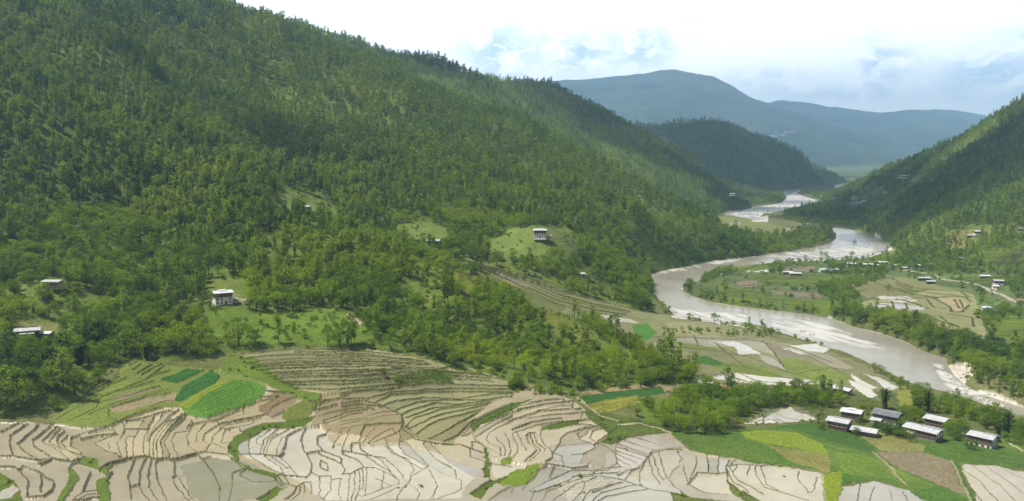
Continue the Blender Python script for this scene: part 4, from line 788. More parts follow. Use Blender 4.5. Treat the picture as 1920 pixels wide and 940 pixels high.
# haze: one closed box of even air over the whole valley
hz = bpy.data.meshes.new('haze')
x0, x1, y0, y1, z0, z1 = -24000, 24000, -400, 27400, -60, 2080
hz.from_pydata([(x, y, z) for x in (x0, x1) for y in (y0, y1) for z in (z0, z1)], [], [(0, 1, 3, 2), (4, 6, 7, 5), (0, 4, 5, 1), (2, 3, 7, 6), (0, 2, 6, 4), (1, 5, 7, 3)])
o = link('haze', hz); o['kind'] = 'stuff'
hm = bpy.data.materials.new("thin valley haze"); hm.use_nodes = True
t = hm.node_tree; t.nodes.clear()
ho = nn(t, 'ShaderNodeOutputMaterial')
pv = nn(t, 'ShaderNodeVolumePrincipled')
pv.inputs['Color'].default_value = (.45, .70, 1.0, 1); pv.inputs['Density'].default_value = 8.4e-5; pv.inputs['Anisotropy'].default_value = .45
t.links.new(pv.outputs[0], ho.inputs['Volume'])
hz.materials.append(hm)

# clouds out of view above the haze, added to cast shade on hills below
cm_ = bpy.data.materials.new("cloud"); cm_.use_nodes = True
t = cm_.node_tree; t.nodes.clear()
co_ = nn(t, 'ShaderNodeOutputMaterial'); cd = nn(t, 'ShaderNodeBsdfDiffuse'); ct = nn(t, 'ShaderNodeBsdfTransparent'); cx_ = nn(t, 'ShaderNodeMixShader'); cx_.inputs[0].default_value = .45
cd.inputs['Color'].default_value = (.9, .9, .9, 1)
t.links.new(ct.outputs[0], cx_.inputs[1]); t.links.new(cd.outputs[0], cx_.inputs[2]); t.links.new(cx_.outputs[0], co_.inputs['Surface'])
def cloud(shx, shy, rx, ry, n, seed, alt=2900.0):
    k = (alt - 120) / math.tan(SUN_EL)
    cx0, cy0 = shx + math.sin(SUN_AZ) * k, shy + math.cos(SUN_AZ) * k
    r = np.random.default_rng(seed); import bmesh
    bmc = bmesh.new()
    for q in range(n):
        a = r.uniform(0, math.tau); d = r.uniform(0, 1) ** .5
        rad = r.uniform(.22, .4) * min(rx, ry) * (1.15 - .5 * d)
        g = bmesh.ops.create_icosphere(bmc, subdivisions=3, radius=rad)
        off = Vector((math.cos(a) * d * rx, math.sin(a) * d * ry, rad * .45 + r.uniform(0, .1) * rad))
        for v in g['verts']:
            p = v.co; f = 1 + .13 * math.sin(p.x * .021 + q) * math.cos(p.y * .024 - q) + .09 * math.sin(p.z * .05 + p.x * .04)
            v.co = Vector((p.x * f, p.y * f, max(p.z * f * .6, -rad * .16))) + off
    me = bpy.data.meshes.new('shade_clouds'); bmc.to_mesh(me); bmc.free(); me.materials.append(cm_)
    for p in me.polygons: p.use_smooth = True
    o = link('shade_clouds', me); o.location = (cx0, cy0, alt); o['kind'] = 'stuff'
cloud(330, 2650, 700, 480, 17, 1); cloud(980, 4050, 1050, 820, 38, 2); cloud(1020, 1750, 480, 760, 40, 3); cloud(-330, 1070, 110, 170, 8, 6)  # the small last one is added to darken the gully behind the near spur
cloud(300, 14500, 2600, 1500, 16, 5, 3600.0)
# ---------------------------------------------------------------- trees
def leaf_mat(name, dark, light, yellow, trans=.48):
    m = bpy.data.materials.new(name); m.use_nodes = True
    t = m.node_tree; t.nodes.clear()
    o = nn(t, 'ShaderNodeOutputMaterial')
    oi = nn(t, 'ShaderNodeObjectInfo')
    geo = nn(t, 'ShaderNodeNewGeometry')
    c1 = nn(t, 'ShaderNodeMix', data_type='RGBA'); c1.inputs[6].default_value = dark + (1,); c1.inputs[7].default_value = light + (1,)
    ad = nn(t, 'ShaderNodeMath', operation='MULTIPLY_ADD'); ad.inputs[1].default_value = .35
    t.links.new(geo.outputs['Random Per Island'], ad.inputs[0])
    sc = nn(t, 'ShaderNodeMath', operation='MULTIPLY'); sc.inputs[1].default_value = .65
    t.links.new(oi.outputs['Random'], sc.inputs[0]); t.links.new(sc.outputs[0], ad.inputs[2])
    t.links.new(ad.outputs[0], c1.inputs[0])
    nz = nn(t, 'ShaderNodeTexNoise', i_Scale=.011, i_Detail=4.0, i_Roughness=.6)
    t.links.new(geo.outputs['Position'], nz.inputs['Vector'])
    mr = nn(t, 'ShaderNodeMapRange', i_From_Min=.46, i_From_Max=.68, i_To_Min=0., i_To_Max=.8)
    t.links.new(nz.outputs['Fac'], mr.inputs['Value'])
    c2 = nn(t, 'ShaderNodeMix', data_type='RGBA'); c2.inputs[7].default_value = yellow + (1,)
    t.links.new(mr.outputs[0], c2.inputs[0]); t.links.new(c1.outputs[2], c2.inputs[6])
    nz2 = nn(t, 'ShaderNodeTexNoise', i_Scale=.02, i_Detail=3.0, i_Roughness=.5)
    t.links.new(geo.outputs['Position'], nz2.inputs['Vector'])
    mr2 = nn(t, 'ShaderNodeMapRange', i_From_Min=.52, i_From_Max=.64, i_To_Min=0., i_To_Max=.6)
    t.links.new(nz2.outputs['Fac'], mr2.inputs['Value'])
    c3 = nn(t, 'ShaderNodeMix', data_type='RGBA'); c3.inputs[7].default_value = (dark[0] * .8, dark[1] * .85, dark[2] * 1.2, 1)
    t.links.new(mr2.outputs[0], c3.inputs[0]); t.links.new(c2.outputs[2], c3.inputs[6]); c2 = c3
    d = nn(t, 'ShaderNodeBsdfDiffuse'); tr = nn(t, 'ShaderNodeBsdfTranslucent'); mx = nn(t, 'ShaderNodeMixShader'); mx.inputs[0].default_value = trans
    t.links.new(c2.outputs[2], d.inputs['Color']); t.links.new(c2.outputs[2], tr.inputs['Color'])
    t.links.new(d.outputs[0], mx.inputs[1]); t.links.new(tr.outputs[0], mx.inputs[2]); t.links.new(mx.outputs[0], o.inputs['Surface'])
    return m
M_BROAD = leaf_mat("broad leaves", (.060, .125, .014), (.275, .405, .034), (.340, .420, .032))
M_PINE = leaf_mat("pine needles", (.105, .180, .028), (.295, .405, .048), (.340, .415, .044))
M_BAMB = leaf_mat("bamboo leaves", (.060, .105, .018), (.120, .170, .026), (.12, .17, .024), .35)
M_BLOOM = leaf_mat("blossom", (.45, .33, .30), (.62, .52, .48), (.6, .5, .46))
bm_, t, b = new_mat("bark")
b.inputs['Base Color'].default_value = (.085, .065, .048, 1); b.inputs['Roughness'].default_value = .95
nz = nn(t, 'ShaderNodeTexNoise', i_Scale=3.0); rp = nn(t, 'ShaderNodeMapRange', i_To_Min=.6, i_To_Max=1.4)
mulc = nn(t, 'ShaderNodeVectorMath', operation='SCALE'); mulc.inputs[0].default_value = (.085, .066, .05)
t.links.new(nz.outputs['Fac'], rp.inputs['Value']); t.links.new(rp.outputs[0], mulc.inputs['Scale']); t.links.new(mulc.outputs[0], b.inputs['Base Color'])
M_BARK = bm_

def leaves(P, N, size, r, asp=1.0):
    n = len(P)
    a = r.normal(size=(n, 3)); N = N + r.normal(size=(n, 3)) * .55
    N /= np.linalg.norm(N, axis=1, keepdims=True)
    U = np.cross(N, a); U /= np.linalg.norm(U, axis=1, keepdims=True); V = np.cross(N, U)
    s = (size * r.uniform(.6, 1.35, n))[:, None]
    q = np.stack([P - U * s * asp * .5, P - V * s * .38 + N * s * .1, P + U * s * asp * .5, P + V * s * .45 - N * s * .06], 1)
    return q.reshape(-1, 3)
def leafmesh(name, V, mat):
    return build_mesh(name, V, np.arange(len(V)).reshape(-1, 4), [mat], None, False)
def tube(path, rad, k=6):
    V = []; Q = []
    path = [np.array(p, float) for p in path]
    for i, (p, r) in enumerate(zip(path, rad)):
        d = path[min(i + 1, len(path) - 1)] - path[max(i - 1, 0)]; d /= np.linalg.norm(d)
        a = np.cross(d, (0.3, 1, .1)); a /= np.linalg.norm(a); b_ = np.cross(d, a)
        for j in range(k):
            V.append(p + (a * math.cos(j * math.tau / k) + b_ * math.sin(j * math.tau / k)) * r)
        if i:
            for j in range(k):
                o0 = (i - 1) * k
                Q.append((o0 + j, o0 + (j + 1) % k, o0 + k + (j + 1) % k, o0 + k + j))
    return V, Q
def trunkmesh(name, tubes):
    V = []; Q = []
    for p, r in tubes:
        v, q = tube(p, r); o = len(V); V += v; Q += [tuple(i + o for i in f) for f in q]
    return build_mesh(name, V, Q, [M_BARK])
def broad(seed, h, rad, n, size, droop=0):
    r = np.random.default_rng(seed)
    nl = r.integers(7, 11); P = []; N = []; tubes = []
    top = np.array((r.normal() * .4, r.normal() * .4, h * .62))
    tubes.append(([(0, 0, -.6), (0.1, 0, h * .25), top], [.035 * h, .026 * h, .010 * h]))
    for k in range(nl):
        a = k * 2.4 + r.uniform(-.5, .5); q = r.uniform(.25, .8) * rad; z = h * r.uniform(.24, .82) if k else h * .86
        if k == 0: q = .2
        c = np.array((math.cos(a) * q, math.sin(a) * q, z)); lr = rad * r.uniform(.42, .66)
        m = int(n / nl); d = r.normal(size=(m, 3)); d /= np.linalg.norm(d, axis=1, keepdims=True)
        d[:, 2] = np.where(d[:, 2] < -.35, -d[:, 2], d[:, 2])
        P.append(c + d * lr * (r.uniform(.55, 1.05, (m, 1))) * (1, 1, .8)); N.append(d)
        if k % 2 == 0: tubes.append(([(0, 0, h * .22), c * (.55, .55, .7), c], [.016 * h, .010 * h, .004 * h]))
    P = np.concatenate(P); N = np.concatenate(N)
    return leafmesh('crown', leaves(P, N, size, r), M_BROAD), trunkmesh('trunk', tubes)
def pine(seed, h, rad, nb, size, lo=.3):
    r = np.random.default_rng(seed); P = []; N = []; tubes = []
    lean = r.normal(size=2) * .02 * h
    tubes.append(([(0, 0, -.6), (lean[0] * .3, lean[1] * .3, h * .4), (lean[0] * .7, lean[1] * .7, h * .75), (lean[0], lean[1], h * .98)], [.016 * h, .012 * h, .007 * h, .002 * h]))
    for k in range(nb):
        f = lo + (1 - lo) * (k + r.uniform(0, .8)) / nb
        g = (f - lo) / (1 - lo); L = rad * (math.sin(math.pi * (.16 + .76 * g)) ** .7) * r.uniform(.5, 1.15) * (.85 + .3 * math.sin(g * 9 + seed)) + .25
        a = r.uniform(0, math.tau); up = r.uniform(.05, .45)
        base = np.array((lean[0] * f, lean[1] * f, h * f)); d = np.array((math.cos(a), math.sin(a), up))
        if k % 4 == 0 and f < .85: tubes.append(([base, base + d * L * .5, base + d * L], [.0045 * h, .003 * h, .0015 * h]))
        m = 7
        s = r.uniform(.35, 1.05, m)
        pts = base + d * L * s[:, None] + r.normal(size=(m, 3)) * L * .12
        P.append(pts); N.append(np.tile(d * .5 + (0, 0, .6), (m, 1)))
    P = np.concatenate(P); N = np.concatenate(N)
    return leafmesh('crown', leaves(P, N, size, r, 1.25), M_PINE), trunkmesh('trunk', tubes)
def bamboo(seed, h):
    r = np.random.default_rng(seed); P = []; N = []; tubes = []
    for k in range(26):
        a = r.uniform(0, math.tau); b0 = np.array((math.cos(a), math.sin(a), 0)) * r.uniform(0, .9); d = b0 * r.uniform(1.2, 3.4); hh = h * r.uniform(.65, 1)
        pts = [b0, b0 + d * .25 + (0, 0, hh * .55), b0 + d * .8 + (0, 0, hh * .9), b0 + d * 1.4 + (0, 0, hh * .93)]
        tubes.append((pts, [.06, .05, .03, .01]))
        for q in range(26):
            f = r.uniform(.1, 1) * 3; i = min(int(f), 2); p = pts[i] + (pts[i + 1] - pts[i]) * (f - i)
            P.append(p + r.normal(size=3) * .45); N.append(np.array((0, 0, 1)) + d * .3)
    return leafmesh('foliage', leaves(np.array(P), np.array(N), .85, r, 1.5), M_BAMB), trunkmesh('culms', tubes)
def bush(seed, h, rad, n, size, mat=None):
    r = np.random.default_rng(seed); P = []; N = []
    for k in range(5):
        c = np.array((r.normal() * rad * .4, r.normal() * rad * .4, h * r.uniform(.25, .55))); m = n // 5
        d = r.normal(size=(m, 3)); d /= np.linalg.norm(d, axis=1, keepdims=True); d[:, 2] = np.abs(d[:, 2]) * .9 - .1
        P.append(c + d * (rad * .55, rad * .55, h * .5) * r.uniform(.6, 1.05, (m, 1))); N.append(d)
    me = leafmesh('foliage', leaves(np.concatenate(P), np.concatenate(N), size, r), mat or M_BROAD)
    return me, trunkmesh('stem', [([(0, 0, -.3), (.05, 0, h * .5)], [.08, .04])])
PR = {'broadleaf_tree': [broad(100 + k, h, rd, 640, .62) for k, (h, rd) in enumerate([(9, 4.4), (10.5, 4.8), (8, 4.0), (11.5, 5.4), (9.5, 3.6)])],
      'pine_tree': [pine(200 + k, h, rd, 74, .80, lo) for k, (h, rd, lo) in enumerate([(17, 3.4, .28), (19, 3.1, .34), (15, 3.5, .22), (20, 3.7, .42), (16, 2.8, .25)])],
      'shrub': [bush(300 + k, h, rd, 130, .5) for k, (h, rd) in enumerate([(2.2, 1.7), (3.0, 1.9), (1.6, 1.5)])],
      'bamboo_clump': [bamboo(400 + k, h) for k, h in enumerate([10, 12.5])]}
FAR = {'broadleaf_tree': [broad(500 + k, h, rd, 130, 1.25) for k, (h, rd) in enumerate([(9, 4.4), (11, 4.6), (8, 3.8)])],
       'pine_tree': [pine(520 + k, h, rd, 22, 1.5, lo) for k, (h, rd, lo) in enumerate([(16, 3.3, .2), (18, 3.1, .25), (14, 3.4, .15)])]}
SIZE = {'broadleaf_tree': [9, 10.5, 8, 11.5, 9.5], 'pine_tree': [17, 19, 15, 20, 16], 'shrub': [2.2, 3.0, 1.6], 'bamboo_clump': [10, 12.5]}

def sample(A, x, y):
    fu = np.clip((x / y + .70) / 1.4 * (NU - 1), 0, NU - 1.001); fj = np.clip(np.interp(y, YY, np.arange(NY)), 0, NY - 1.001)
    i = fu.astype(int); j = fj.astype(int); a = fu - i; b_ = fj - j
    return (A[j, i] * (1 - a) + A[j, i + 1] * a) * (1 - b_) + (A[j + 1, i] * (1 - a) + A[j + 1, i + 1] * a) * b_
def near(A, x, y):
    return A[np.clip(np.round(np.interp(y, YY, np.arange(NY))).astype(int), 0, NY - 1), np.clip(np.round((x / y + .70) / 1.4 * (NU - 1)).astype(int), 0, NU - 1)]
TAN = (H - CAMZ) / np.hypot(XG, YG)
HOR = np.maximum.accumulate(TAN, 0)
ROCKY = isb | (CLS == 1) | (CLS == 3)
def cand(y0, y1, sp, seed, u0=-.64, u1=.64):
    r = np.random.default_rng(seed)
    xs = np.arange(min(u0 * y1, u0 * y0), max(u1 * y1, u1 * y0), sp); ys_ = np.arange(y0, y1, sp)
    X, Y = np.meshgrid(xs, ys_)
    X = (X + r.uniform(-.46, .46, X.shape) * sp).ravel(); Y = (Y + r.uniform(-.46, .46, Y.shape) * sp).ravel()
    k = (X / Y < u1) & (X / Y > u0) & (Y > 250)
    X, Y = X[k], Y[k]
    z = sample(H, X, Y)
    vis = (z + 16 - CAMZ) / np.hypot(X, Y) > near(HOR, X, Y * .997)
    return X[vis], Y[vis], z[vis], r
T_ = {k: [] for k in PR}                       # each entry: x, y, z, scale
def put(kind, x, y, z, s): T_[kind].append(np.stack([x, y, z, s], 1))
def inany(px, py, L):
    m = np.zeros(px.shape, bool)
    for p in L: m |= inpoly(px, py, p)
    return m
GAPS = [TB, (830, 500), 0]
BARE = [[(20, 598), (112, 600), (118, 652), (16, 650)], [(84, 520), (120, 520), (124, 556), (80, 556)], [(384, 532), (466, 532), (470, 578), (384, 578)], [(556, 380), (590, 380), (590, 402), (556, 402)], [(790, 440), (836, 440), (836, 464), (790, 464)], [(990, 424), (1040, 424), (1040, 455), (990, 455)], [(1082, 505), (1110, 505), (1112, 524), (1082, 524)],
        [(1815, 424), (1850, 424), (1850, 446), (1815, 446)], [(648, 588), (656, 588), (685, 606), (676, 612)], [(1700, 484), (1766, 484), (1766, 508), (1700, 508)]]
# the wooded slopes
for (y0, y1, sp, seed, lays) in ((250, 700, 5.2, 1, (1, 2)), (700, 1250, 6.0, 2, (1, 2, 5)), (1250, 1800, 7.2, 3, (1, 2, 3, 5)), (1800, 3200, 9.5, 4, (2, 3, 4, 5)), (3200, 5000, 15, 5, (4, 5))):
    x, y, z, r = cand(y0, y1, sp, seed)
    ly = near(LAYI, x, y); px, py, _ = proj(x, y, z)
    n1_ = fbm(x, y, 90, 3, 801); n2_ = fbm(x, y, 30, 3, 802); n3_ = fbm(x, y, 160, 3, 803)
    ok = np.isin(ly, lays) & ~near(RIV, x, y) & ~inany(px, py, BARE) & ~(near(CLS, x, y) == 1) & ~(near(CLS, x, y) == 3)
    cl = inany(px + n2_ * 10, py + n2_ * 4, CLEAR[:6]) & (ly < 3)
    dens = np.where(n2_ < -.26, .3, .84) - np.clip(n3_ - .25, 0, 1) * .6
    dens = np.where(ly == 5, dens * np.where((py > 425) & (px > 1700), .8, 1), dens)
    grn = inany(px, py, [[(1680, 335), (1720, 328), (1725, 340), (1690, 350)], [(1560, 385), (1640, 375), (1660, 382), (1640, 400), (1580, 400)], [(1770, 436), (1870, 430), (1860, 445), (1810, 475), (1775, 472)], [(1840, 475), (1940, 470), (1940, 505), (1840, 505)], [(1600, 355), (1660, 350), (1660, 380), (1600, 388)]]) & (ly == 5)
    dens = np.where(grn, .14, np.where((ly == 5) & (py < 425), np.minimum(dens * 1.3, .98), dens))
    nose = inpoly(px, py, [(930, 540), (1110, 600), (1290, 700), (1200, 720), (1000, 690), (880, 640)]) & (ly == 1)
    dens = np.where(nose, dens * .78, dens)
    ok &= r.random(len(x)) < np.where(cl, .10, dens)
    pinep = np.clip(.45 + (z - 78) / 75 + n1_ * .9, .05, .96)
    pinep = np.where(ly >= 3, np.clip(.55 + n1_ * .8, .1, .95), pinep)
    pinep = np.where((ly == 1) & (px < 260) & (py > 560), .18, pinep)
    pinep = np.where(inpoly(px, py, [(90, 350), (210, 340), (250, 430), (190, 520), (90, 500)]) & (ly == 1), .05, pinep)
    pinep = np.where(inpoly(px, py, [(640, 620), (900, 690), (1290, 720), (1290, 650), (1150, 640), (900, 600), (700, 590)]) & (ly == 1), .12, pinep)
    pinep = np.where(inpoly(px, py, [(1190, 470), (1400, 470), (1250, 600), (1180, 590)]), .2, pinep)
    pinep = np.where(cl, .05, pinep)
    isp = r.random(len(x)) < pinep
    s = np.clip(np.exp(r.normal(-.16, .24, len(x))), .45, 1.35) * (1 + .22 * n1_) * np.where(isp & (z < 110) & (y < 900), .86, 1) * np.where(cl, .34, 1) * np.where(ly == 5, .82, 1) * (1 if sp < 9 else 1.05 if sp < 12 else 1.25) * np.where((ly == 1) & ~isp & (px > 640) & (py > 590), .78, 1)
    a = ok & isp; put('pine_tree', x[a], y[a], z[a], s[a])
    a = ok & ~isp; put('broadleaf_tree', x[a], y[a], z[a], s[a])
    if sp < 7:
        k = r.random(len(x)) < np.where(cl, np.where(ly == 1, .38, .2), .6)
        k &= np.isin(ly, lays) & ~near(RIV, x, y) & ~inany(px, py, BARE) & ~(near(CLS, x, y) == 1)
        put('shrub', x[k] + r.uniform(-2, 2, k.sum()), y[k] + 2, sample(H, x[k], y[k] + 2), r.uniform(.6, 1.3, k.sum()))
# belts, groves and hedges on the flats: outline, spacing, share of pines, density, size
GROVES = [([(1340, 443), (1400, 448), (1480, 450), (1505, 432), (1556, 434), (1562, 445), (1540, 458), (1500, 468), (1400, 482), (1340, 488), (1260, 500)], 7, .25, .95, 1.0),
          ([(1552, 590), (1580, 580), (1625, 592), (1660, 592), (1720, 612), (1800, 640), (1870, 655), (1960, 665), (1960, 720), (1900, 712), (1840, 706), (1800, 690), (1770, 672), (1700, 644), (1640, 620), (1585, 604)], 5.0, .06, .97, .92),
          ([(1815, 690), (1860, 700), (1960, 715), (1960, 760), (1890, 745), (1840, 732), (1806, 716)], 6.5, .75, .85, .62),
          ([(1292, 545), (1330, 552), (1400, 566), (1470, 576), (1530, 582), (1545, 592), (1480, 584), (1380, 572), (1330, 564)], 6, .05, .85, .5), ([(1312, 526), (1330, 512), (1372, 500), (1376, 508), (1340, 524), (1316, 534)], 6, .05, .8, .55), ([(1282, 536), (1298, 534), (1296, 552), (1284, 548)], 4, .05, .8, .6),
          ([(1370, 600), (1400, 596), (1435, 606), (1450, 622), (1470, 634), (1440, 634), (1390, 620)], 6, .15, .55, .5), ([(1284, 590), (1300, 584), (1312, 592), (1306, 602), (1288, 602)], 4, 0, .7, .45),
          ([(1530, 545), (1560, 528), (1640, 515), (1660, 522), (1600, 540), (1608, 562), (1580, 575), (1560, 565)], 6, .05, .75, .6), ([(1560, 500), (1640, 500), (1680, 505), (1650, 520), (1590, 520), (1545, 514)], 7, .1, .62, .7),
          ([(1640, 490), (1700, 480), (1780, 478), (1850, 490), (1830, 512), (1770, 512), (1680, 504)], 7.5, .2, .72, .85), ([(1830, 580), (1900, 575), (1960, 580), (1960, 596), (1880, 600), (1850, 612), (1825, 598)], 6.5, .05, .7, .7), ([(1880, 510), (1960, 505), (1960, 565), (1900, 556), (1886, 535)], 7, .3, .6, .95),
          ([(1282, 742), (1310, 728), (1370, 742), (1440, 742), (1476, 748), (1470, 760), (1440, 766), (1400, 785), (1372, 812), (1300, 815), (1245, 808), (1240, 790), (1262, 760)], 4.8, .04, .92, .72),
          ([(1450, 738), (1500, 730), (1560, 735), (1590, 752), (1580, 764), (1520, 766), (1460, 756)], 4.8, .15, .75, .7), ([(1708, 742), (1760, 752), (1800, 766), (1850, 780), (1910, 802), (1960, 815), (1960, 835), (1900, 815), (1840, 802), (1780, 778), (1716, 768)], 4.6, .05, .9, .66),
          ([(1640, 792), (1690, 800), (1690, 815), (1720, 826), (1690, 822), (1640, 808)], 4, .0, .6, .42), ([(1780, 800), (1812, 808), (1815, 825), (1780, 812)], 4, 0, .7, .5), ([(1598, 788), (1640, 778), (1700, 802), (1690, 828), (1640, 808)], 3.6, 0, .75, .36), ([(1606, 756), (1640, 765), (1625, 782), (1600, 770)], 3.6, 0, .7, .4), ([(1688, 770), (1740, 780), (1735, 796), (1688, 790)], 3.8, 0, .8, .5), ([(1770, 800), (1812, 806), (1812, 838), (1770, 826)], 3.8, 0, .7, .42), ([(1868, 810), (1930, 825), (1915, 840), (1872, 830)], 4, 0, .5, .45), ([(1640, 690), (1690, 715), (1740, 735), (1735, 742), (1690, 728), (1655, 706)], 5, 0, .6, .42),
          ([(1232, 650), (1300, 640), (1300, 646), (1240, 660)], 5, 0, .3, .35), ([(1230, 622), (1290, 618), (1370, 622), (1440, 630), (1440, 634), (1340, 628), (1240, 630)], 5, 0, .55, .38), ([(1196, 735), (1200, 700), (1290, 690), (1310, 712), (1290, 724), (1230, 720)], 4.8, .1, .8, .75),
          ([(390, 640), (450, 644), (560, 640), (720, 642), (760, 658), (700, 654), (560, 650), (450, 656), (395, 652)], 4.0, .05, .85, .55), ([(940, 716), (1000, 722), (1080, 740), (1090, 748), (1060, 752), (960, 735)], 3.6, 0, .7, .40), ([(1100, 720), (1200, 714), (1240, 722), (1100, 738)], 4, .0, .5, .45), ([(1190, 760), (1240, 745), (1250, 790), (1220, 790)], 4, .0, .35, .4), ([(420, 668), (460, 690), (500, 700), (480, 705), (420, 690), (340, 690), (330, 680)], 4.2, 0, .7, .5),
          ([(1400, 366), (1470, 362), (1474, 374), (1462, 382), (1400, 386), (1382, 380)], 10, .1, .9, 1.0), ([(1330, 386), (1392, 386), (1392, 394), (1340, 400)], 10, .1, .85, 1.0), ([(1500, 360), (1560, 362), (1590, 358), (1600, 380), (1540, 376)], 12, .1, .6, 1.0),
          ([(1470, 400), (1500, 390), (1545, 380), (1600, 388), (1640, 398), (1640, 428), (1600, 426), (1560, 422), (1500, 418), (1470, 412)], 9, .1, .75, .95), ([(1380, 440), (1480, 440), (1505, 432), (1500, 450), (1400, 450)], 8, .1, .6, .8), ([(1640, 435), (1680, 440), (1720, 470), (1700, 482), (1678, 468), (1650, 446)], 8, .4, .8, .9),
          ([(1300, 395), (1340, 400), (1345, 430), (1380, 445), (1340, 460), (1280, 440)], 9, .3, .85, 1.0)]
for gi, (poly, sp, pp, de, sz) in enumerate(GROVES):
    P = np.array(poly, float)
    yl, yh = [], []
    for (a, b_) in poly:
        w = WZ(a, b_, 8 if b_ < 720 else 14); yl.append(w[1])
    far_ = P[:, 1].mean() < 480; y0, y1 = min(yl) * (.82 if far_ else .9), max(yl) * (1.22 if far_ else 1.12)
    us = (P[:, 0] - 960) / FPX
    x, y, z, r = cand(max(y0, 255), y1, sp, 1000 + gi, us.min() - .02, us.max() + .02) if abs(us).max() < .7 else cand(max(y0, 255), y1, sp, 1000 + gi)
    px, py, _ = proj(x, y, z)
    k = inpoly(px, py, poly) & np.isin(near(LAYI, x, y), (0, 2, 3, 4, 5) if P[:, 1].mean() < 600 else (0, 1)) & ~near(RIV, x, y) & (r.random(len(x)) < de)
    HM = [(1572, 775, 1622, 792), (1625, 778, 1690, 800), (1545, 785, 1605, 812), (1595, 802, 1650, 822), (1702, 800, 1776, 826), (1730, 782, 1790, 806), (1808, 812, 1882, 844), (1548, 722, 1595, 742), (1308, 708, 1346, 730), (1348, 722, 1378, 738), (1835, 562, 1862, 588)]
    for (xa, ya, xb, yb) in HM: k &= ~((px > xa) & (px < xb) & (py > ya) & (py < yb))
    isp = r.random(len(x)) < pp
    s = r.uniform(.5, 1.25, len(x)) * sz
    for kd, m in (('pine_tree', k & isp), ('broadleaf_tree', k & ~isp)): put(kd, x[m], y[m], z[m], s[m])
    kk = k & (r.random(len(x)) < .5)
    put('shrub', x[kk] + r.uniform(-1.5, 1.5, kk.sum()), y[kk] - 1.2, sample(H, x[kk], y[kk] - 1.2), r.uniform(.6, 1.3, kk.sum()))
# loose bushes over the right-bank fields and the spur's grassy nose
x, y, z, r = cand(640, 1400, 9, 77, .12, .62); px, py, _ = proj(x, y, z)
k = near(LAYI, x, y) == 0; k &= ~near(RIV, x, y) & (near(CLS, x, y) == 0) & (py < 660) & (r.random(len(x)) < np.where(fbm(x, y, 40, 3, 404) > .05, .75, .22))
put('shrub', x[k], y[k], z[k], r.uniform(.7, 1.7, k.sum())); m = k & (r.random(len(x)) < .38); put('broadleaf_tree', x[m], y[m], z[m], r.uniform(.3, .7, m.sum()))
x, y, z, r = cand(255, 560, 3.2, 78); px, py, _ = proj(x, y, z)
k = (near(LAYI, x, y) == 0) & (near(CLS, x, y) == 0) & ~near(isb, x, y) & (r.random(len(x)) < .22) & (fbm(x, y, 14, 2, 79) > -.05) & ~inpoly(px, py, [(1540, 730), (1700, 735), (1920, 810), (1920, 850), (1690, 830), (1560, 815)])
put('shrub', x[k], y[k], z[k], r.uniform(.25, .7, k.sum()))
T_ = {k: (np.concatenate(v) if v else np.zeros((0, 4))) for k, v in T_.items()}
print({k: len(v) for k, v in T_.items()})

# ---- the trees that show largest become objects of their own, the rest of each kind one wood
def seen_order(kind, limit, floor_=0):
    A = T_[kind]; r = np.random.default_rng(9)
    pid = r.integers(0, len(PR[kind]), len(A))
    h = np.array(SIZE[kind])[pid] * A[:, 3]
    px, py, dep = proj(A[:, 0], A[:, 1], A[:, 2]); hp = h * FPX / dep
    inf = (px > 8) & (px < 1912) & (py - hp * .5 < 932) & (py > 6)
    vis = (A[:, 2] + h * .5 - CAMZ) / np.hypot(A[:, 0], A[:, 1]) > near(HOR, A[:, 0], A[:, 1] * .998)
    return pid, h, px, py, hp, inf & vis
ALL = []
for kind in ('broadleaf_tree', 'pine_tree'):
    pid, h, px, py, hp, ok = seen_order(kind, 300)
    ALL.append(np.stack([np.full(len(h), 0 if kind[0] == 'b' else 1), np.arange(len(h)), px, py, hp, ok, T_[kind][:, 1], pid], 1))
ALL = np.concatenate(ALL)
ALL = ALL[np.argsort(ALL[:, 6])]                                 # nearest first
GB = np.zeros((940 // 4 + 2, 1920 // 4 + 2), bool)
score = np.zeros(len(ALL))
for q, (kd, i, px, py, hp, ok, Y, pid) in enumerate(ALL):
    wd = hp * (.42 if kd == 0 else .19); lo = py - hp * (.25 if kd == 0 else .3)
    a, b_ = int(max(0, (px - wd) / 4)), int(min(479, (px + wd) / 4)) + 1; c, d = int(max(0, (py - hp) / 4)), int(min(234, max(lo, 0) / 4)) + 1
    if a >= b_ or c >= d or b_ < 0 or d < 0: continue
    blk = GB[c:d, a:b_]
    if blk.size == 0: continue
    fr = 1 - blk.mean()
    if ok: score[q] = fr * blk.size if fr > .38 else 0
    blk[:] = True
PICK = {}
for kd, kind in ((0, 'broadleaf_tree'), (1, 'pine_tree')):
    m = np.nonzero((ALL[:, 0] == kd) & (score > 0))[0]
    m = m[np.argsort(-score[m])][:292]
    PICK[kind] = ALL[m, 1].astype(int)
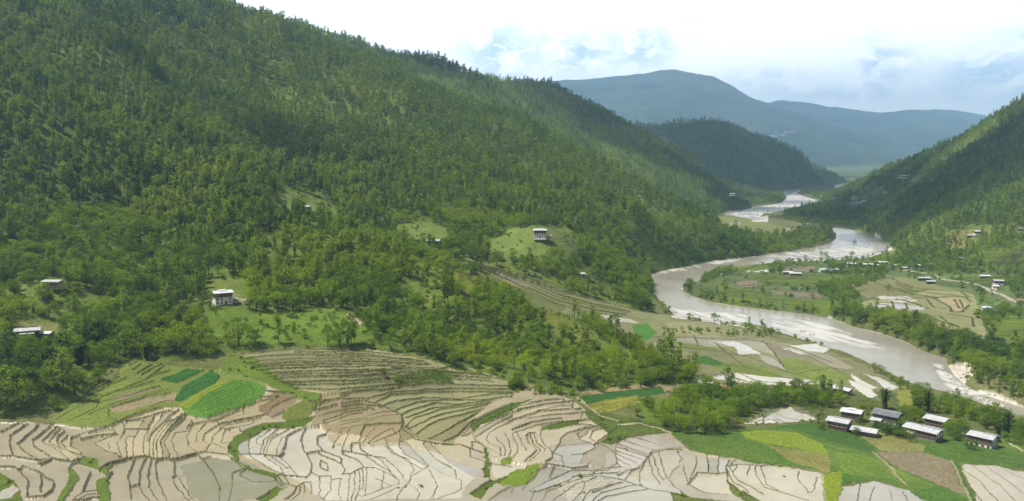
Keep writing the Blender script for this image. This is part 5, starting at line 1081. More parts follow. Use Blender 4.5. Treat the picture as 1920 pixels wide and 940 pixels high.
REG = [('on the lower left slope around the metal-roofed farmhouse', [(-50, 480), (260, 480), (300, 700), (240, 690), (60, 800), (-50, 800)]),
       ('in the wood along the top edge of the left terraces', [(240, 600), (720, 600), (800, 680), (400, 720), (220, 700)]),
       ('on the wooded spur above the paddies at the middle', [(700, 480), (1310, 600), (1320, 735), (900, 730), (700, 650)]),
       ('on the slope around the tall white farmhouse', [(240, 440), (720, 440), (720, 610), (240, 610)]),
       ('in the belt of trees along the far river bank', [(1540, 560), (1960, 620), (1960, 720), (1780, 720), (1540, 640)]),
       ('on the stony far river bank beside the rapids', [(1780, 690), (1960, 690), (1960, 800), (1780, 760)]),
       ('in the dense grove left of the village fields', [(1220, 715), (1490, 725), (1490, 770), (1380, 830), (1220, 830)]),
       ('in the tree row between the village roofs and the river', [(1490, 690), (1960, 760), (1960, 860), (1490, 800)]),
       ('on the steep slope of the high left hill', [(-50, -50), (1400, -50), (1400, 480), (700, 480), (-50, 480)]),
       ('on the right-bank farmland and hillside', [(1250, 300), (1960, 100), (1960, 640), (1250, 600)]),
       ('on the near bank of the river', [(1000, 560), (1700, 560), (1700, 740), (1000, 740)])]
def region(px, py):
    for n, p in REG:
        if inpoly(np.array([px]), np.array([py]), p)[0]: return n
    return 'on the open ground below the hills'
DES = {'broadleaf_tree': 'rounded dark green broadleaf tree', 'pine_tree': 'slender loose-crowned pine tree', 'bamboo_clump': 'feathery arching bamboo clump', 'shrub': 'low rounded green bush'}
first = {}
def plant(kind, pid, x, y, z, s, rz, label, cat, group=None, parts=('crown', 'trunk')):
    e = bpy.data.objects.new(kind, None); COL.objects.link(e)
    e.location = (x, y, z - .15); e.scale = (s, s, s); e.rotation_euler = (0, 0, rz); e.empty_display_size = .5
    tag(e, label, cat, group)
    for nm, me in zip(parts, PR[kind][pid]):
        link(nm, me, e)
    return e
for kind in ('broadleaf_tree', 'pine_tree'):
    A = T_[kind]; pid, h, px, py, hp, ok = seen_order(kind, 300)
    for i in PICK[kind]:
        g = region(px[i], py[i])
        plant(kind, int(pid[i]), A[i, 0], A[i, 1], A[i, 2], A[i, 3], rng.uniform(0, 6.28), DES[kind] + ' ' + g, 'tree', ('broadleaf trees ' if kind[0] == 'b' else 'pines ') + g)
    keep = np.ones(len(A), bool); keep[PICK[kind]] = False
    T_[kind] = (A[keep], pid[keep], h[keep])
A = T_['shrub']; T_['shrub'] = (A, rng.integers(0, 3, len(A)), A[:, 3])

def wood(name, kind, A, pid, far):
    n = len(A)
    me = bpy.data.meshes.new(name); me.vertices.add(n); me.vertices.foreach_set('co', (A[:, :3] - (0, 0, .15)).astype(np.float32).ravel())
    me.attributes.new('sc', 'FLOAT', 'POINT').data.foreach_set('value', A[:, 3].astype(np.float32))
    me.attributes.new('rz', 'FLOAT', 'POINT').data.foreach_set('value', rng.uniform(0, 6.28, n).astype(np.float32))
    protos = [p for p in PR[kind]] + ([p for p in FAR[kind]] if kind in FAR else [])
    np_ = len(PR[kind]); pi = pid.copy()
    if kind in FAR: pi = np.where(A[:, 1] > far, np_ + pid % len(FAR[kind]), pid)
    me.attributes.new('pi', 'INT', 'POINT').data.foreach_set('value', pi.astype(np.int32))
    o = link(name, me); o['kind'] = 'stuff'
    ng = bpy.data.node_groups.new(name, 'GeometryNodeTree')
    ng.interface.new_socket('Geometry', in_out='INPUT', socket_type='NodeSocketGeometry'); ng.interface.new_socket('Geometry', in_out='OUTPUT', socket_type='NodeSocketGeometry')
    gi = ng.nodes.new('NodeGroupInput'); go = ng.nodes.new('NodeGroupOutput'); jn = ng.nodes.new('GeometryNodeJoinGeometry')
    def attr(nm, ty):
        q = ng.nodes.new('GeometryNodeInputNamedAttribute'); q.data_type = ty; q.inputs['Name'].default_value = nm; return q.outputs['Attribute']
    sc, rz, pa = attr('sc', 'FLOAT'), attr('rz', 'FLOAT'), attr('pi', 'INT')
    cx = ng.nodes.new('ShaderNodeCombineXYZ'); ng.links.new(rz, cx.inputs[2])
    mts = []
    for k, (cm, tm) in enumerate(protos):
        src = bpy.data.objects.get(f'proto {kind} {k}')
        cmp_ = ng.nodes.new('FunctionNodeCompare'); cmp_.data_type = 'INT'; cmp_.operation = 'EQUAL'
        ng.links.new(pa, cmp_.inputs[2]); cmp_.inputs[3].default_value = k
        ip = ng.nodes.new('GeometryNodeInstanceOnPoints')
        ng.links.new(gi.outputs[0], ip.inputs['Points']); ng.links.new(cmp_.outputs[0], ip.inputs['Selection']); ng.links.new(cx.outputs[0], ip.inputs['Rotation']); ng.links.new(sc, ip.inputs['Scale'])
        j2 = ng.nodes.new('GeometryNodeJoinGeometry')
        for so_ in protoobj(kind, k):
            oi = ng.nodes.new('GeometryNodeObjectInfo'); oi.inputs['Object'].default_value = so_; ng.links.new(oi.outputs['Geometry'], j2.inputs[0])
        ng.links.new(j2.outputs[0], ip.inputs['Instance']); ng.links.new(ip.outputs[0], jn.inputs[0])
    ng.links.new(jn.outputs[0], go.inputs[0])
    md = o.modifiers.new('trees', 'NODES'); md.node_group = ng
    return o
# any visible plant of that shape serves as the pattern for the wood
def protoobj(kind, k):
    allp = PR[kind] + FAR.get(kind, [])
    cm, tm = allp[k]
    r = []
    for me in ((cm, tm) if k < len(PR[kind]) else (cm,)):
        ob = next((o for o in COL.objects if o.data == me), None)
        if ob is None: ob = PATTERN(kind, k, me)
        r.append(ob)
    return r
far_first = {}
def PATTERN(kind, k, me):
    """no individual tree uses this shape yet: make the nearest remaining tree of the wood one"""
    allp = PR[kind] + FAR.get(kind, [])
    A, pid, h = T_[kind]
    key = (kind, k)
    if key not in far_first:
        far = A[:, 1] > 1250 if k >= len(PR[kind]) else A[:, 1] > 0
        px, py, _ = proj(A[:, 0], A[:, 1], A[:, 2])
        hp = (A[:, 2] + 8 - CAMZ) / np.hypot(A[:, 0], A[:, 1]) > near(HOR, A[:, 0], A[:, 1])
        c = np.nonzero(far & hp & (px > 20) & (px < 1900) & (py < 900) & (py > 20))[0]; i = c[np.argmin(A[c, 1] + 60 * k)] if len(c) else 0
        g = region(px[i], py[i])
        e = bpy.data.objects.new(kind, None); COL.objects.link(e)
        e.location = (A[i, 0], A[i, 1], A[i, 2] - .15); s = A[i, 3]; e.scale = (s, s, s)
        tag(e, DES[kind] + ' ' + g, 'bush' if kind == 'shrub' else 'tree', {'broadleaf_tree': 'broadleaf trees ', 'pine_tree': 'pines ', 'shrub': 'bushes '}.get(kind, kind) + g)
        far_first[key] = e
        for nm, m_ in zip(('foliage', 'stem') if kind == 'shrub' else ('crown', 'trunk'), allp[k]): link(nm, m_, e)
    return next(o for o in far_first[key].children if o.data == me)
for kind, nm in (('broadleaf_tree', 'broadleaf_forest'), ('pine_tree', 'pine_forest'), ('shrub', 'undergrowth')):
    A, pid, h = T_[kind]
    wood(nm, kind, A, pid, 1000)
# ---------------------------------------------------------------- houses
def flat_mat(name, col, rough=.85, noise=.25, scale=1.2, coat=0, metal=0):
    m, t, b = new_mat(name)
    tc_ = nn(t, 'ShaderNodeTexCoord'); n = nn(t, 'ShaderNodeTexNoise', i_Scale=scale, i_Detail=5.0)
    r = nn(t, 'ShaderNodeMapRange', i_From_Min=.3, i_From_Max=.7, i_To_Min=1 - noise, i_To_Max=1 + noise)
    s = nn(t, 'ShaderNodeVectorMath', operation='SCALE'); s.inputs[0].default_value = col
    t.links.new(tc_.outputs['Object'], n.inputs['Vector']); t.links.new(n.outputs['Fac'], r.inputs['Value']); t.links.new(r.outputs[0], s.inputs['Scale']); t.links.new(s.outputs[0], b.inputs['Base Color'])
    b.inputs['Roughness'].default_value = rough; b.inputs['Metallic'].default_value = metal
    return m
def roof_mat(name, a, c, rust):
    """corrugated sheets: ribs down the slope, each sheet a little different, some rust"""
    m, t, b = new_mat(name)
    tc_ = nn(t, 'ShaderNodeTexCoord'); mp = nn(t, 'ShaderNodeMapping'); t.links.new(tc_.outputs['Object'], mp.inputs['Vector'])
    mp.inputs['Scale'].default_value = (1.1, .42, 0)
    sn_ = nn(t, 'ShaderNodeVectorMath', operation='FLOOR'); t.links.new(mp.outputs[0], sn_.inputs[0])
    wn = nn(t, 'ShaderNodeTexWhiteNoise', noise_dimensions='2D'); t.links.new(sn_.outputs[0], wn.inputs['Vector'])
    mx_ = nn(t, 'ShaderNodeMix', data_type='RGBA'); mx_.inputs[6].default_value = a + (1,); mx_.inputs[7].default_value = c + (1,)
    t.links.new(wn.outputs['Value'], mx_.inputs[0])
    n = nn(t, 'ShaderNodeTexNoise', i_Scale=.7, i_Detail=6.0, i_Roughness=.7); t.links.new(tc_.outputs['Object'], n.inputs['Vector'])
    r = nn(t, 'ShaderNodeMapRange', i_From_Min=.55, i_From_Max=.72); t.links.new(n.outputs['Fac'], r.inputs['Value'])
    rm_ = nn(t, 'ShaderNodeMath', operation='MULTIPLY'); rm_.inputs[1].default_value = rust; t.links.new(r.outputs[0], rm_.inputs[0])
    m2 = nn(t, 'ShaderNodeMix', data_type='RGBA'); m2.inputs[7].default_value = (.20, .12, .07, 1)
    t.links.new(rm_.outputs[0], m2.inputs[0]); t.links.new(mx_.outputs[2], m2.inputs[6]); t.links.new(m2.outputs[2], b.inputs['Base Color'])
    w = nn(t, 'ShaderNodeTexWave', i_Scale=1.6); t.links.new(tc_.outputs['Object'], w.inputs['Vector'])
    bp = nn(t, 'ShaderNodeBump', i_Strength=.5, i_Distance=.05); t.links.new(w.outputs['Fac'], bp.inputs['Height']); t.links.new(bp.outputs[0], b.inputs['Normal'])
    b.inputs['Roughness'].default_value = .45
    return m
MR = {'silver': roof_mat('pale metal sheets', (.40, .41, .42), (.55, .55, .545), .4), 'white': roof_mat('bright metal sheets', (.52, .53, .54), (.66, .66, .66), .15), 'grey': roof_mat('dark grey sheets', (.13, .13, .15), (.19, .19, .20), .3),
      'green': roof_mat('greenish grey sheets', (.34, .40, .38), (.48, .52, .49), .5), 'pink': roof_mat('faded reddish sheets', (.50, .38, .36), (.62, .54, .53), .3), 'red': roof_mat('red painted sheets', (.34, .09, .06), (.42, .14, .10), .2)}
MW = {'white': flat_mat('whitewash', (.70, .69, .66), .9, .14, .8), 'timber': flat_mat('dark timber', (.095, .066, .048), .8, .35, 1.5), 'brown': flat_mat('red brown painted timber', (.17, .075, .05), .8, .3, 1.5), 'mud': flat_mat('rammed earth', (.34, .27, .20), .95, .22, .8), 'grey': flat_mat('weathered planks', (.20, .185, .165), .9, .35, 1.6), 'blue': flat_mat('pale blue grey plaster', (.52, .56, .60), .9, .12, .8)}
M_FRAME = flat_mat('painted window frame', (.40, .34, .26), .7, .15, 2); M_DARKF = flat_mat('dark window frame', (.10, .06, .04), .7, .2, 2)
mg_, t, b = new_mat('window pane'); b.inputs['Base Color'].default_value = (.02, .022, .028, 1); b.inputs['Roughness'].default_value = .12; M_PANE = mg_

class MB:
    def __init__(s): s.V = []; s.F = []
    def box(s, x0, x1, y0, y1, z0, z1, taper=0):
        o = len(s.V)
        for z, k in ((z0, 0), (z1, taper)):
            s.V += [(x0 + k, y0 + k, z), (x1 - k, y0 + k, z), (x1 - k, y1 - k, z), (x0 + k, y1 - k, z)]
        s.F += [tuple(o + i for i in f) for f in ((3, 2, 1, 0), (4, 5, 6, 7), (0, 1, 5, 4), (1, 2, 6, 5), (2, 3, 7, 6), (3, 0, 4, 7))]
        return s
    def prism(s, x0, x1, pts):                     # a profile in y, z drawn out along x
        o = len(s.V); n = len(pts)
        for x in (x0, x1): s.V += [(x, y, z) for y, z in pts]
        s.F += [tuple(o + i for i in range(n))[::-1], tuple(o + n + i for i in range(n))]
        for i in range(n): s.F.append((o + i, o + (i + 1) % n, o + n + (i + 1) % n, o + n + i))
        return s
    def build(s, name, mat, parent=None):
        me = bpy.data.meshes.new(name); me.from_pydata(s.V, [], s.F); me.materials.append(mat)
        bm = __import__('bmesh').new(); bm.from_mesh(me); __import__('bmesh').ops.recalc_face_normals(bm, faces=bm.faces); bm.to_mesh(me); bm.free()
        return link(name, me, parent)
def gable(mb, x0, x1, yc, half, ze, rise, th=.14):
    """two thin slopes with their thickness, meeting at a ridge"""
    mb.prism(x0, x1, [(yc - half, ze), (yc, ze + rise), (yc + half, ze), (yc + half, ze + th), (yc, ze + rise + th), (yc - half, ze + th)])
def window(parent, x, y, z, w, h, side, frame, pane=M_PANE, rows=2):
    """side: 'f' front (-y), 'b' back, 'l' / 'r' gable ends"""
    f = MB(); p = MB(); d = .10
    def bx(mb, a0, a1, c0, c1, o0, o1):
        if side == 'f': mb.box(a0, a1, y - o1, y - o0, c0, c1)
        elif side == 'b': mb.box(a0, a1, y + o0, y + o1, c0, c1)
        elif side == 'r': mb.box(x + o0, x + o1, a0, a1, c0, c1)
        else: mb.box(x - o1, x - o0, a0, a1, c0, c1)
    c = x if side in 'fb' else y
    bx(f, c - w / 2 - .12, c + w / 2 + .12, z + h, z + h + .16, 0, d + .06); bx(f, c - w / 2 - .12, c + w / 2 + .12, z - .14, z, 0, d + .08)
    bx(f, c - w / 2 - .12, c - w / 2, z, z + h, 0, d); bx(f, c + w / 2, c + w / 2 + .12, z, z + h, 0, d)
    for k in range(1, rows): bx(f, c - w / 2 + w * k / rows - .04, c - w / 2 + w * k / rows + .04, z, z + h, .05, d)
    fo = f.build('window', frame, parent)
    bx(p, c - w / 2, c + w / 2, z, z + h, .005, .045)
    p.build('pane', pane, fo)
def ground_pt(px, py, ymin=0):
    j, i = zat(px, py, ymin)
    if j is None: j, i = 10, 0
    Y = YY[max(j - 1, 0)]; d = ray(px, py); x = d[0] / d[1] * Y
    return x, Y
def house(name, px, py, rot, L, W, label, cat='house', group=None, st=2, low='white', up='timber', roof='silver', raised=.45, rise=1.3, hs=2.5, gap=.6, over=1.0, step=None, lean=None, annex=None, ymin=0, simple=False, frame=None, front_low=True, z=None, xy=None, sc=.84, ends=None):
    x, y = xy if xy is not None else ground_pt(px, py, ymin)
    c_, s_ = math.cos(R_(rot)), math.sin(R_(rot))
    if z is None:
        zz = [float(sample(H0, np.array([x + c_ * a - s_ * b_]), np.array([y + s_ * a + c_ * b_]))[0]) for a in (-L / 2, L / 2) for b_ in (-W / 2, W / 2)]
        z = max(np.mean(zz), max(zz) - .9)
    e = bpy.data.objects.new(name, None); COL.objects.link(e); e.location = (x, y, z); e.rotation_euler = (0, 0, R_(rot)); e.empty_display_size = 2; e.scale = (sc, sc, sc * .96)
    tag(e, label, cat, group)
    frame = frame or M_FRAME
    h1 = hs * (st - 1) if st > 1 else 0; h2 = hs
    top = h1 + h2
    fm_ = MW[low]; um = MW[up]
    if st > 1:
        MB().box(-L / 2, L / 2, -W / 2, W / 2, -2.5, h1, .12).build('wall', fm_, e)
        if not simple: MB().box(-L / 2 - .18, L / 2 + .18, -W / 2 - .18, W / 2 + .18, h1 + .003, h1 + .22).build('cornice', MW['brown'], e)
        MB().box(-L / 2 - .1, L / 2 + .1, -W / 2 - .1, W / 2 + .1, h1 + (.223 if not simple else .002), top).build('upper_storey', um, e)
    else:
        MB().box(-L / 2, L / 2, -W / 2, W / 2, -2.5, top, .05).build('wall', um, e)
    if ends:
        for q in (-1, 1): MB().box(min(q * (L / 2 - .2), q * (L / 2 + .13)), max(q * (L / 2 - .2), q * (L / 2 + .13)), -W / 2 + .35, W / 2 - .35, h1 + .226 if st > 1 else 0, top - .01).build('end_wall', MW[ends], e)
    # windows and door
    if simple:
        n = max(2, int(L / 4))
        for k in range(n): window(e, -L / 2 + L * (k + .5) / n, -W / 2 - .1, top - 1.7, 1.1, 1.1, 'f', frame, rows=1)
        if st > 1: MB().box(-.6, .6, -W / 2 - .12, -W / 2 + .05, 0, 2.0).build('door', MW['brown'], e)
    else:
        n = max(3, int(L / 2.6))
        for k in range(n):
            xx = -L / 2 + L * (k + .5) / n
            window(e, xx, -W / 2 - .1, top - 1.85, min(1.5, L / n - .7), 1.25, 'f', frame)
            if st > 1 and front_low:
                if k == n // 2: MB().box(xx - .7, xx + .7, -W / 2 - .06, -W / 2 + .3, 0, 2.1).build('door', MW['brown'], e)
                elif h1 > 2: window(e, xx, -W / 2 + .02, h1 - 1.7, .9, 1.0, 'f', M_DARKF)
            if st > 2 and front_low: window(e, xx, -W / 2 + .06, h1 - 1.7 - hs, .8, .9, 'f', M_DARKF)
        m = max(2, int(W / 2.8))
        for k in range(m):
            yy_ = -W / 2 + W * (k + .5) / m
            window(e, L / 2 + .1, yy_, top - 1.85, 1.2, 1.25, 'r', frame); window(e, -L / 2 - .1, yy_, top - 1.85, 1.2, 1.25, 'l', frame)
            if st > 1: window(e, L / 2 - .03, yy_, h1 - 1.7, .8, 1.0, 'r', M_DARKF)
    # the roof rides above an open attic on short posts
    if gap > 0:
        po = MB(); nx = max(3, int(L / 3.5) + 1)
        for a in range(nx):
            xa = -L / 2 + .15 + (L - .3) * a / (nx - 1)
            for yb in (-W / 2 + .1, W / 2 - .1): po.box(xa - .1, xa + .1, yb - .1, yb + .1, top + .002, top + gap)
            po.box(xa - .1, xa + .1, -.1, .1, top + .002, top + gap + rise - .02)
        po.build('roof_posts', MW['timber'], e)
    rf = MB(); gable(rf, -L / 2 - over, L / 2 + over, 0, W / 2 + over, top + gap - .05, rise)
    r_ = rf.build('roof', MR[roof], e)
    ca = MB(); gable(ca, -L / 2 - over + .3, L / 2 + over - .3, 0, .34, top + gap - .05 + rise - .045 + .006, .10, .10); ca.build('ridge_cap', MR['silver'], r_)
    if raised:
        rz_ = MB(); Lr, Wr = L * raised, W * .42
        gable(rz_, -Lr / 2, Lr / 2, 0, Wr / 2, top + gap + rise * .62 + .45, rise * .45); rr_ = rz_.build('raised_roof', MR[roof], e)
        pb = MB(); pb.box(-Lr / 2 + .4, Lr / 2 - .4, -Wr / 2 + .35, Wr / 2 - .35, top + gap + rise * .5, top + gap + rise * .62 + .47); pb.build('lantern', MW['timber'], e)
    if step:                                        # a second roof over the rear half, set higher
        dx0, dx1, rc = step
        sr = MB(); sr.prism(dx0, dx1, [(-.35, top + gap + rise + .35), (W / 2 + over * .7, top + gap + .42), (W / 2 + over * .7, top + gap + .54), (-.35, top + gap + rise + .49)]); sr.build('upper_roof', MR[rc], e)
        MB().box(dx0 + .8, dx1 - .8, .12, .3, top + gap + rise * .6, top + gap + rise + .12).build('clerestory', MW['timber'], e)
    if lean:                                        # a lower roof in front on posts
        x0_, x1_, dp, rc = lean
        lr = MB(); lr.prism(x0_, x1_, [(-W / 2 - dp, top * .62), (-W / 2 - .02, top * .62 + dp * .3), (-W / 2 - .02, top * .62 + dp * .3 + .12), (-W / 2 - dp, top * .62 + .12)]); lr.build('porch_roof', MR[rc], e)
        for xx in (x0_ + .3, (x0_ + x1_) / 2, x1_ - .3): MB().box(xx - .09, xx + .09, -W / 2 - dp + .2, -W / 2 - dp + .38, -1.5, top * .62 + .02).build('post', MW['timber'], e)
    if annex:
        ax, aw, al, ah, rc = annex
        MB().box(ax, ax + al, -aw / 2, aw / 2, -2, ah).build('annex', MW['mud'], e)
        q = MB(); q.prism(ax - .4, ax + al + .5, [(-aw / 2 - .5, ah + .02), (aw / 2 + .5, ah + .5), (aw / 2 + .5, ah + .6), (-aw / 2 - .5, ah + .12)]); q.build('annex_roof', MR[rc], e)
    return e
def shed(name, px, py, rot, L, W, h, label, roof='silver', wall='grey', ymin=0, group=None, xy=None, z=None, cat='shed', openf=True):
    x, y = xy if xy is not None else ground_pt(px, py, ymin)
    if z is None: z = float(sample(H0, np.array([x]), np.array([y]))[0])
    e = bpy.data.objects.new(name, None); COL.objects.link(e); e.location = (x, y, z); e.rotation_euler = (0, 0, R_(rot)); tag(e, label, cat, group)
    MB().box(-L / 2, L / 2, -W / 2 + (1.2 if openf else 0), W / 2, -1.5, h).build('wall', MW[wall], e)
    if openf:
        for k in range(max(3, int(L / 3))):
            xx = -L / 2 + .1 + (L - .2) * k / (max(3, int(L / 3)) - 1); MB().box(xx - .09, xx + .09, -W / 2, -W / 2 + .18, -1.5, h - .12).build('post', MW['timber'], e)
    MB().prism(-L / 2 - .6, L / 2 + .6, [(-W / 2 - .7, h - .1), (0, h + W * .17), (W / 2 + .7, h - .1), (W / 2 + .7, h + .02), (0, h + W * .17 + .12), (-W / 2 - .7, h + .02)]).build('roof', MR[roof], e)
    return e
V = 'farmhouses of the riverside village'
house('farmhouse', 1598, 788, -36, 10, 8, 'brown farmhouse under a bright white roof with a small raised ridge', group=V, st=2, low='brown', up='timber', roof='white', raised=.4, gap=.7, rise=1.2)
house('farmhouse', 1664, 800, -44, 13, 9.5, 'large farmhouse with a dark slate-grey roof and a pale whitewashed gable end', group=V, st=3, low='blue', up='timber', roof='grey', raised=0, rise=1.9, hs=2.4, lean=(-7.2, -1.0, 3.4, 'silver'), front_low=False)
house('farmhouse', 1574, 806, -40, 10.5, 8, 'dark timber farmhouse with two overlapping silver roofs beside the lone spreading tree', group=V, st=2, low='timber', up='grey', roof='silver', raised=0, step=(-4.0, 6.2, 'green'), front_low=False)
shed('shed', 1621, 816, -34, 10.5, 6.2, 2.6, 'low shed with a greenish metal roof at the edge of the dry field')
house('farmhouse', 1731, 822, -50, 17, 9, 'longest village farmhouse with a faded pinkish porch roof and dark walls', group=V, st=2, low='grey', up='timber', roof='silver', raised=0, step=(-2.0, 9.0, 'silver'), lean=(-7.8, -2.4, 2.4, 'pink'), front_low=False, gap=.7, ends='white')
house('farmhouse', 1757, 802, -50, 10.5, 8.5, 'farmhouse showing mostly its pale metal roof behind the pinkish long house', group=V, st=2, low='mud', up='timber', roof='silver', raised=0)
house('farmhouse', 1843, 836, -50, 11.5, 8.5, 'two-storey farmhouse with white lower walls at the right end of the village', group=V, st=2, low='white', up='brown', roof='silver', raised=0, step=(-.5, 6.6, 'silver'), gap=.8, ends='white')
shed('barn', 1570, 737, -46, 15, 5, 3.0, 'long white-roofed barn standing by the pale flooded strips', 'white', 'mud', ymin=440, cat='barn')
house('cottage', 1326, 727, -40, 8, 6, 'white cottage half hidden in trees left of the small red roof', group=None, st=1, up='white', roof='white', raised=0, gap=.3, hs=3, ymin=430)
house('cottage', 1362, 735, -35, 8.5, 6, 'small cottage with a red roof at the top of the grove', st=1, up='mud', roof='red', raised=0, gap=.3, hs=2.6, ymin=400)
F = 'farmhouses on the left hill'
house('farmhouse', 417, 568, 32, 11, 8.6, 'tall three-storey white farmhouse with dark window bands alone on the wooded slope', group=F, st=3, low='white', up='brown', roof='white', raised=.42, hs=2.35, gap=.7, annex=(5.6, 4, 4.2, 2.2, 'silver'))
house('farmhouse', 52, 630, 24, 12, 8, 'farmhouse with grey-blue metal roofs at the left edge among trees', group=F, st=1, low='timber', up='timber', roof='silver', raised=0, step=(-2.5, 5.5, 'silver'), lean=(-4, 4, 2.4, 'silver'))
shed('shed', 86, 632, -6, 6.5, 4, 2.3, 'small pale-roofed shed right of the grey-blue roofed farmhouse', 'white', 'mud')
house('farmhouse', 101, 541, -6, 10.5, 7.5, 'farmhouse showing a flat pale roof above trees near the left edge', group=F, st=1, low='mud', up='mud', roof='silver', raised=0, rise=.9)
house('farmhouse', 572, 397, 2, 9.5, 8, 'highest farmhouse on the slope, white roof over dark upper floor', group=F, st=2, low='white', up='timber', roof='silver', raised=0, ymin=800, hs=2.4)
house('farmhouse', 814, 461, -10, 12.5, 9, 'farmhouse with a plain pale roof below the small middle clearing', group=F, st=2, low='mud', up='timber', roof='silver', raised=0, ymin=740)
house('farmhouse', 1013, 447, -6, 13.0, 9.5, 'white farmhouse with a tiered roof above the terraced clearing', group=F, st=3, low='white', up='brown', roof='white', raised=.5, hs=2.6, ymin=740, annex=(7, 5, 5, 2.2, 'silver'))
house('cottage', 1097, 522, -8, 7, 6, 'small cottage with a white and rusty roof above the river bend woods', group=F, st=1, up='mud', roof='silver', raised=0, ymin=700, hs=3)
K = 'houses on the right bank'
def far(px, py, L, label, roof='silver', rot=-10, st=2, W=None, low='white', up='timber', ymin=640, raised=0, name='farmhouse'):
    return house(name, px, py, rot, L, W or L * .72, label, group=K, st=st, low=low, up=up, roof=roof, raised=raised, ymin=ymin, simple=True, hs=2.5, sc=.74)
far(1850, 585, 11, 'grey-walled house with a white roof standing alone by the dark hedge below the road', 'white', -8, low='blue', up='blue')
far(1716, 503, 13, 'left of two adjoining white-roofed houses above the start of the road', 'white', -14)
far(1739, 501, 16, 'right of two adjoining white-roofed houses above the start of the road', 'white', 6, raised=.4)
far(1596, 500, 15, 'house with a yellowish pale roof among the riverside trees', 'silver', -4)
far(1626, 501, 15, 'house with a bright white roof in the riverside hamlet', 'white', -6)
far(1654, 497, 15, 'broad white-roofed house amid trees at the right of the riverside hamlet', 'white', 4)
far(1676, 500, 11, 'pinkish white cottage at the end of the riverside hamlet', 'pink', 10, st=1, up='white', name='cottage')
far(1693, 505, 10, 'low cottage beside the track at the hamlet edge', 'silver', -6, st=1, up='mud', name='cottage')
shed('shed', 1477, 514, -4, 11, 5, 2.6, 'short white-roofed shed beside the large round field tree', 'white', 'mud', 640)
shed('shed', 1491, 516, -4, 13, 5, 2.6, 'long white-roofed shed in the middle of the island fields', 'white', 'mud', 640)
shed('greenhouse', 1554, 510, -3, 22, 9, 3.0, 'long pale greenish greenhouse roof in the island fields', 'green', 'white', 640, cat='greenhouse')
shed('shed', 1733, 525, -8, 12, 5, 2.5, 'grey-roofed field shed just below the road', 'silver', 'timber', 640)
shed('shed', 1745, 531, -8, 8, 4.5, 2.3, 'smaller dark shed beside the grey-roofed field shed', 'green', 'timber', 640)
far(1872, 533, 12, 'farmhouse with a grey roof above the bend of the road', 'silver', -16)
far(1866, 540, 7, 'low white cottage on the pale ground by the road bend', 'white', -10, st=1, up='white', name='cottage')
shed('shed', 1845, 521, -4, 10, 5, 2.3, 'white-roofed shed in the green field above the road', 'white', 'mud', 640)
far(1833, 441, 12, 'farmhouse with a white roof on the yellowish hillside terraces', 'white', -6, ymin=900)
shed('shed', 1819, 443, -4, 6, 4, 2.2, 'tiny shed left of the hillside terrace farmhouse', 'white', 'timber', 900)
shed('shed', 1806, 487, -6, 10, 5, 2.6, 'blue-grey roofed shed among the trees of the right slope', 'silver', 'timber', 800)
far(1916, 437, 12, 'dark-roofed house at the right edge of the hillside', 'grey', -10, ymin=900)
far(1914, 567, 12, 'reddish cottage with a white porch at the right edge by the road', 'red', -14, st=1, up='white', name='cottage')
far(1610, 388, 22, 'larger of the pale-roofed houses on the far green hillside', 'silver', -4, ymin=1500)
far(1603, 375, 20, 'upper pale-roofed house on the far green hillside', 'white', -4, ymin=1500)
far(1619, 380, 13, 'small cottage between the far hillside houses', 'green', 4, st=1, up='white', ymin=1500, name='cottage')
far(1662, 366, 16, 'lone white cottage in the far hillside bushes', 'white', -4, st=1, up='white', ymin=1500, name='cottage')
far(1695, 342, 24, 'wide pale house on the highest green patch of the right hill', 'white', -4, ymin=1500)
far(1564, 377, 22, 'rust-brown house by the upper river bank', 'pink', 0, ymin=1500)
far(1373, 367, 17, 'white-roofed house at the foot of the far left hill', 'white', 0, ymin=1500)
far(1493, 445, 14, 'white-roofed house on the edge of the wooded river bend', 'white', 0, ymin=1300)
far(1512, 424, 15, 'pale house in the far river meadow', 'white', 4, ymin=1300)
# a village high on the distant mountain
r = np.random.default_rng(44)
for k in range(16):
    px = 1436 + 3.6 * k + r.normal() * 1.5; py = 258 - .38 * (px - 1436) * .25 + r.normal() * .7
    d = ray(px, py); tt = np.arange(5600, 15000, 25.0); xx = d[0] / d[1] * tt; zz = CAMZ + d[2] / d[1] * tt
    gi_ = np.clip(np.searchsorted(my, tt), 1, len(my) - 1); gj = np.clip(np.round((xx / tt + .85) / 1.7 * 619).astype(int), 0, 619)
    hit = np.nonzero(MH[gi_, gj] >= zz)[0]
    if not len(hit): continue
    q = hit[0]; L_ = r.uniform(26, 52)
    house('house', 0, 0, r.uniform(-15, 15), L_, 18, 'tiny pale house in the village high on the hazy distant mountain', group='houses of the village on the distant mountain', st=2, low='white', up='white', roof=['white', 'pink', 'red'][k % 3 if k % 5 else 0], raised=0, simple=True, hs=7, rise=4, gap=0, xy=(xx[q], tt[q]), z=MH[gi_[q], gj[q]] - 2)

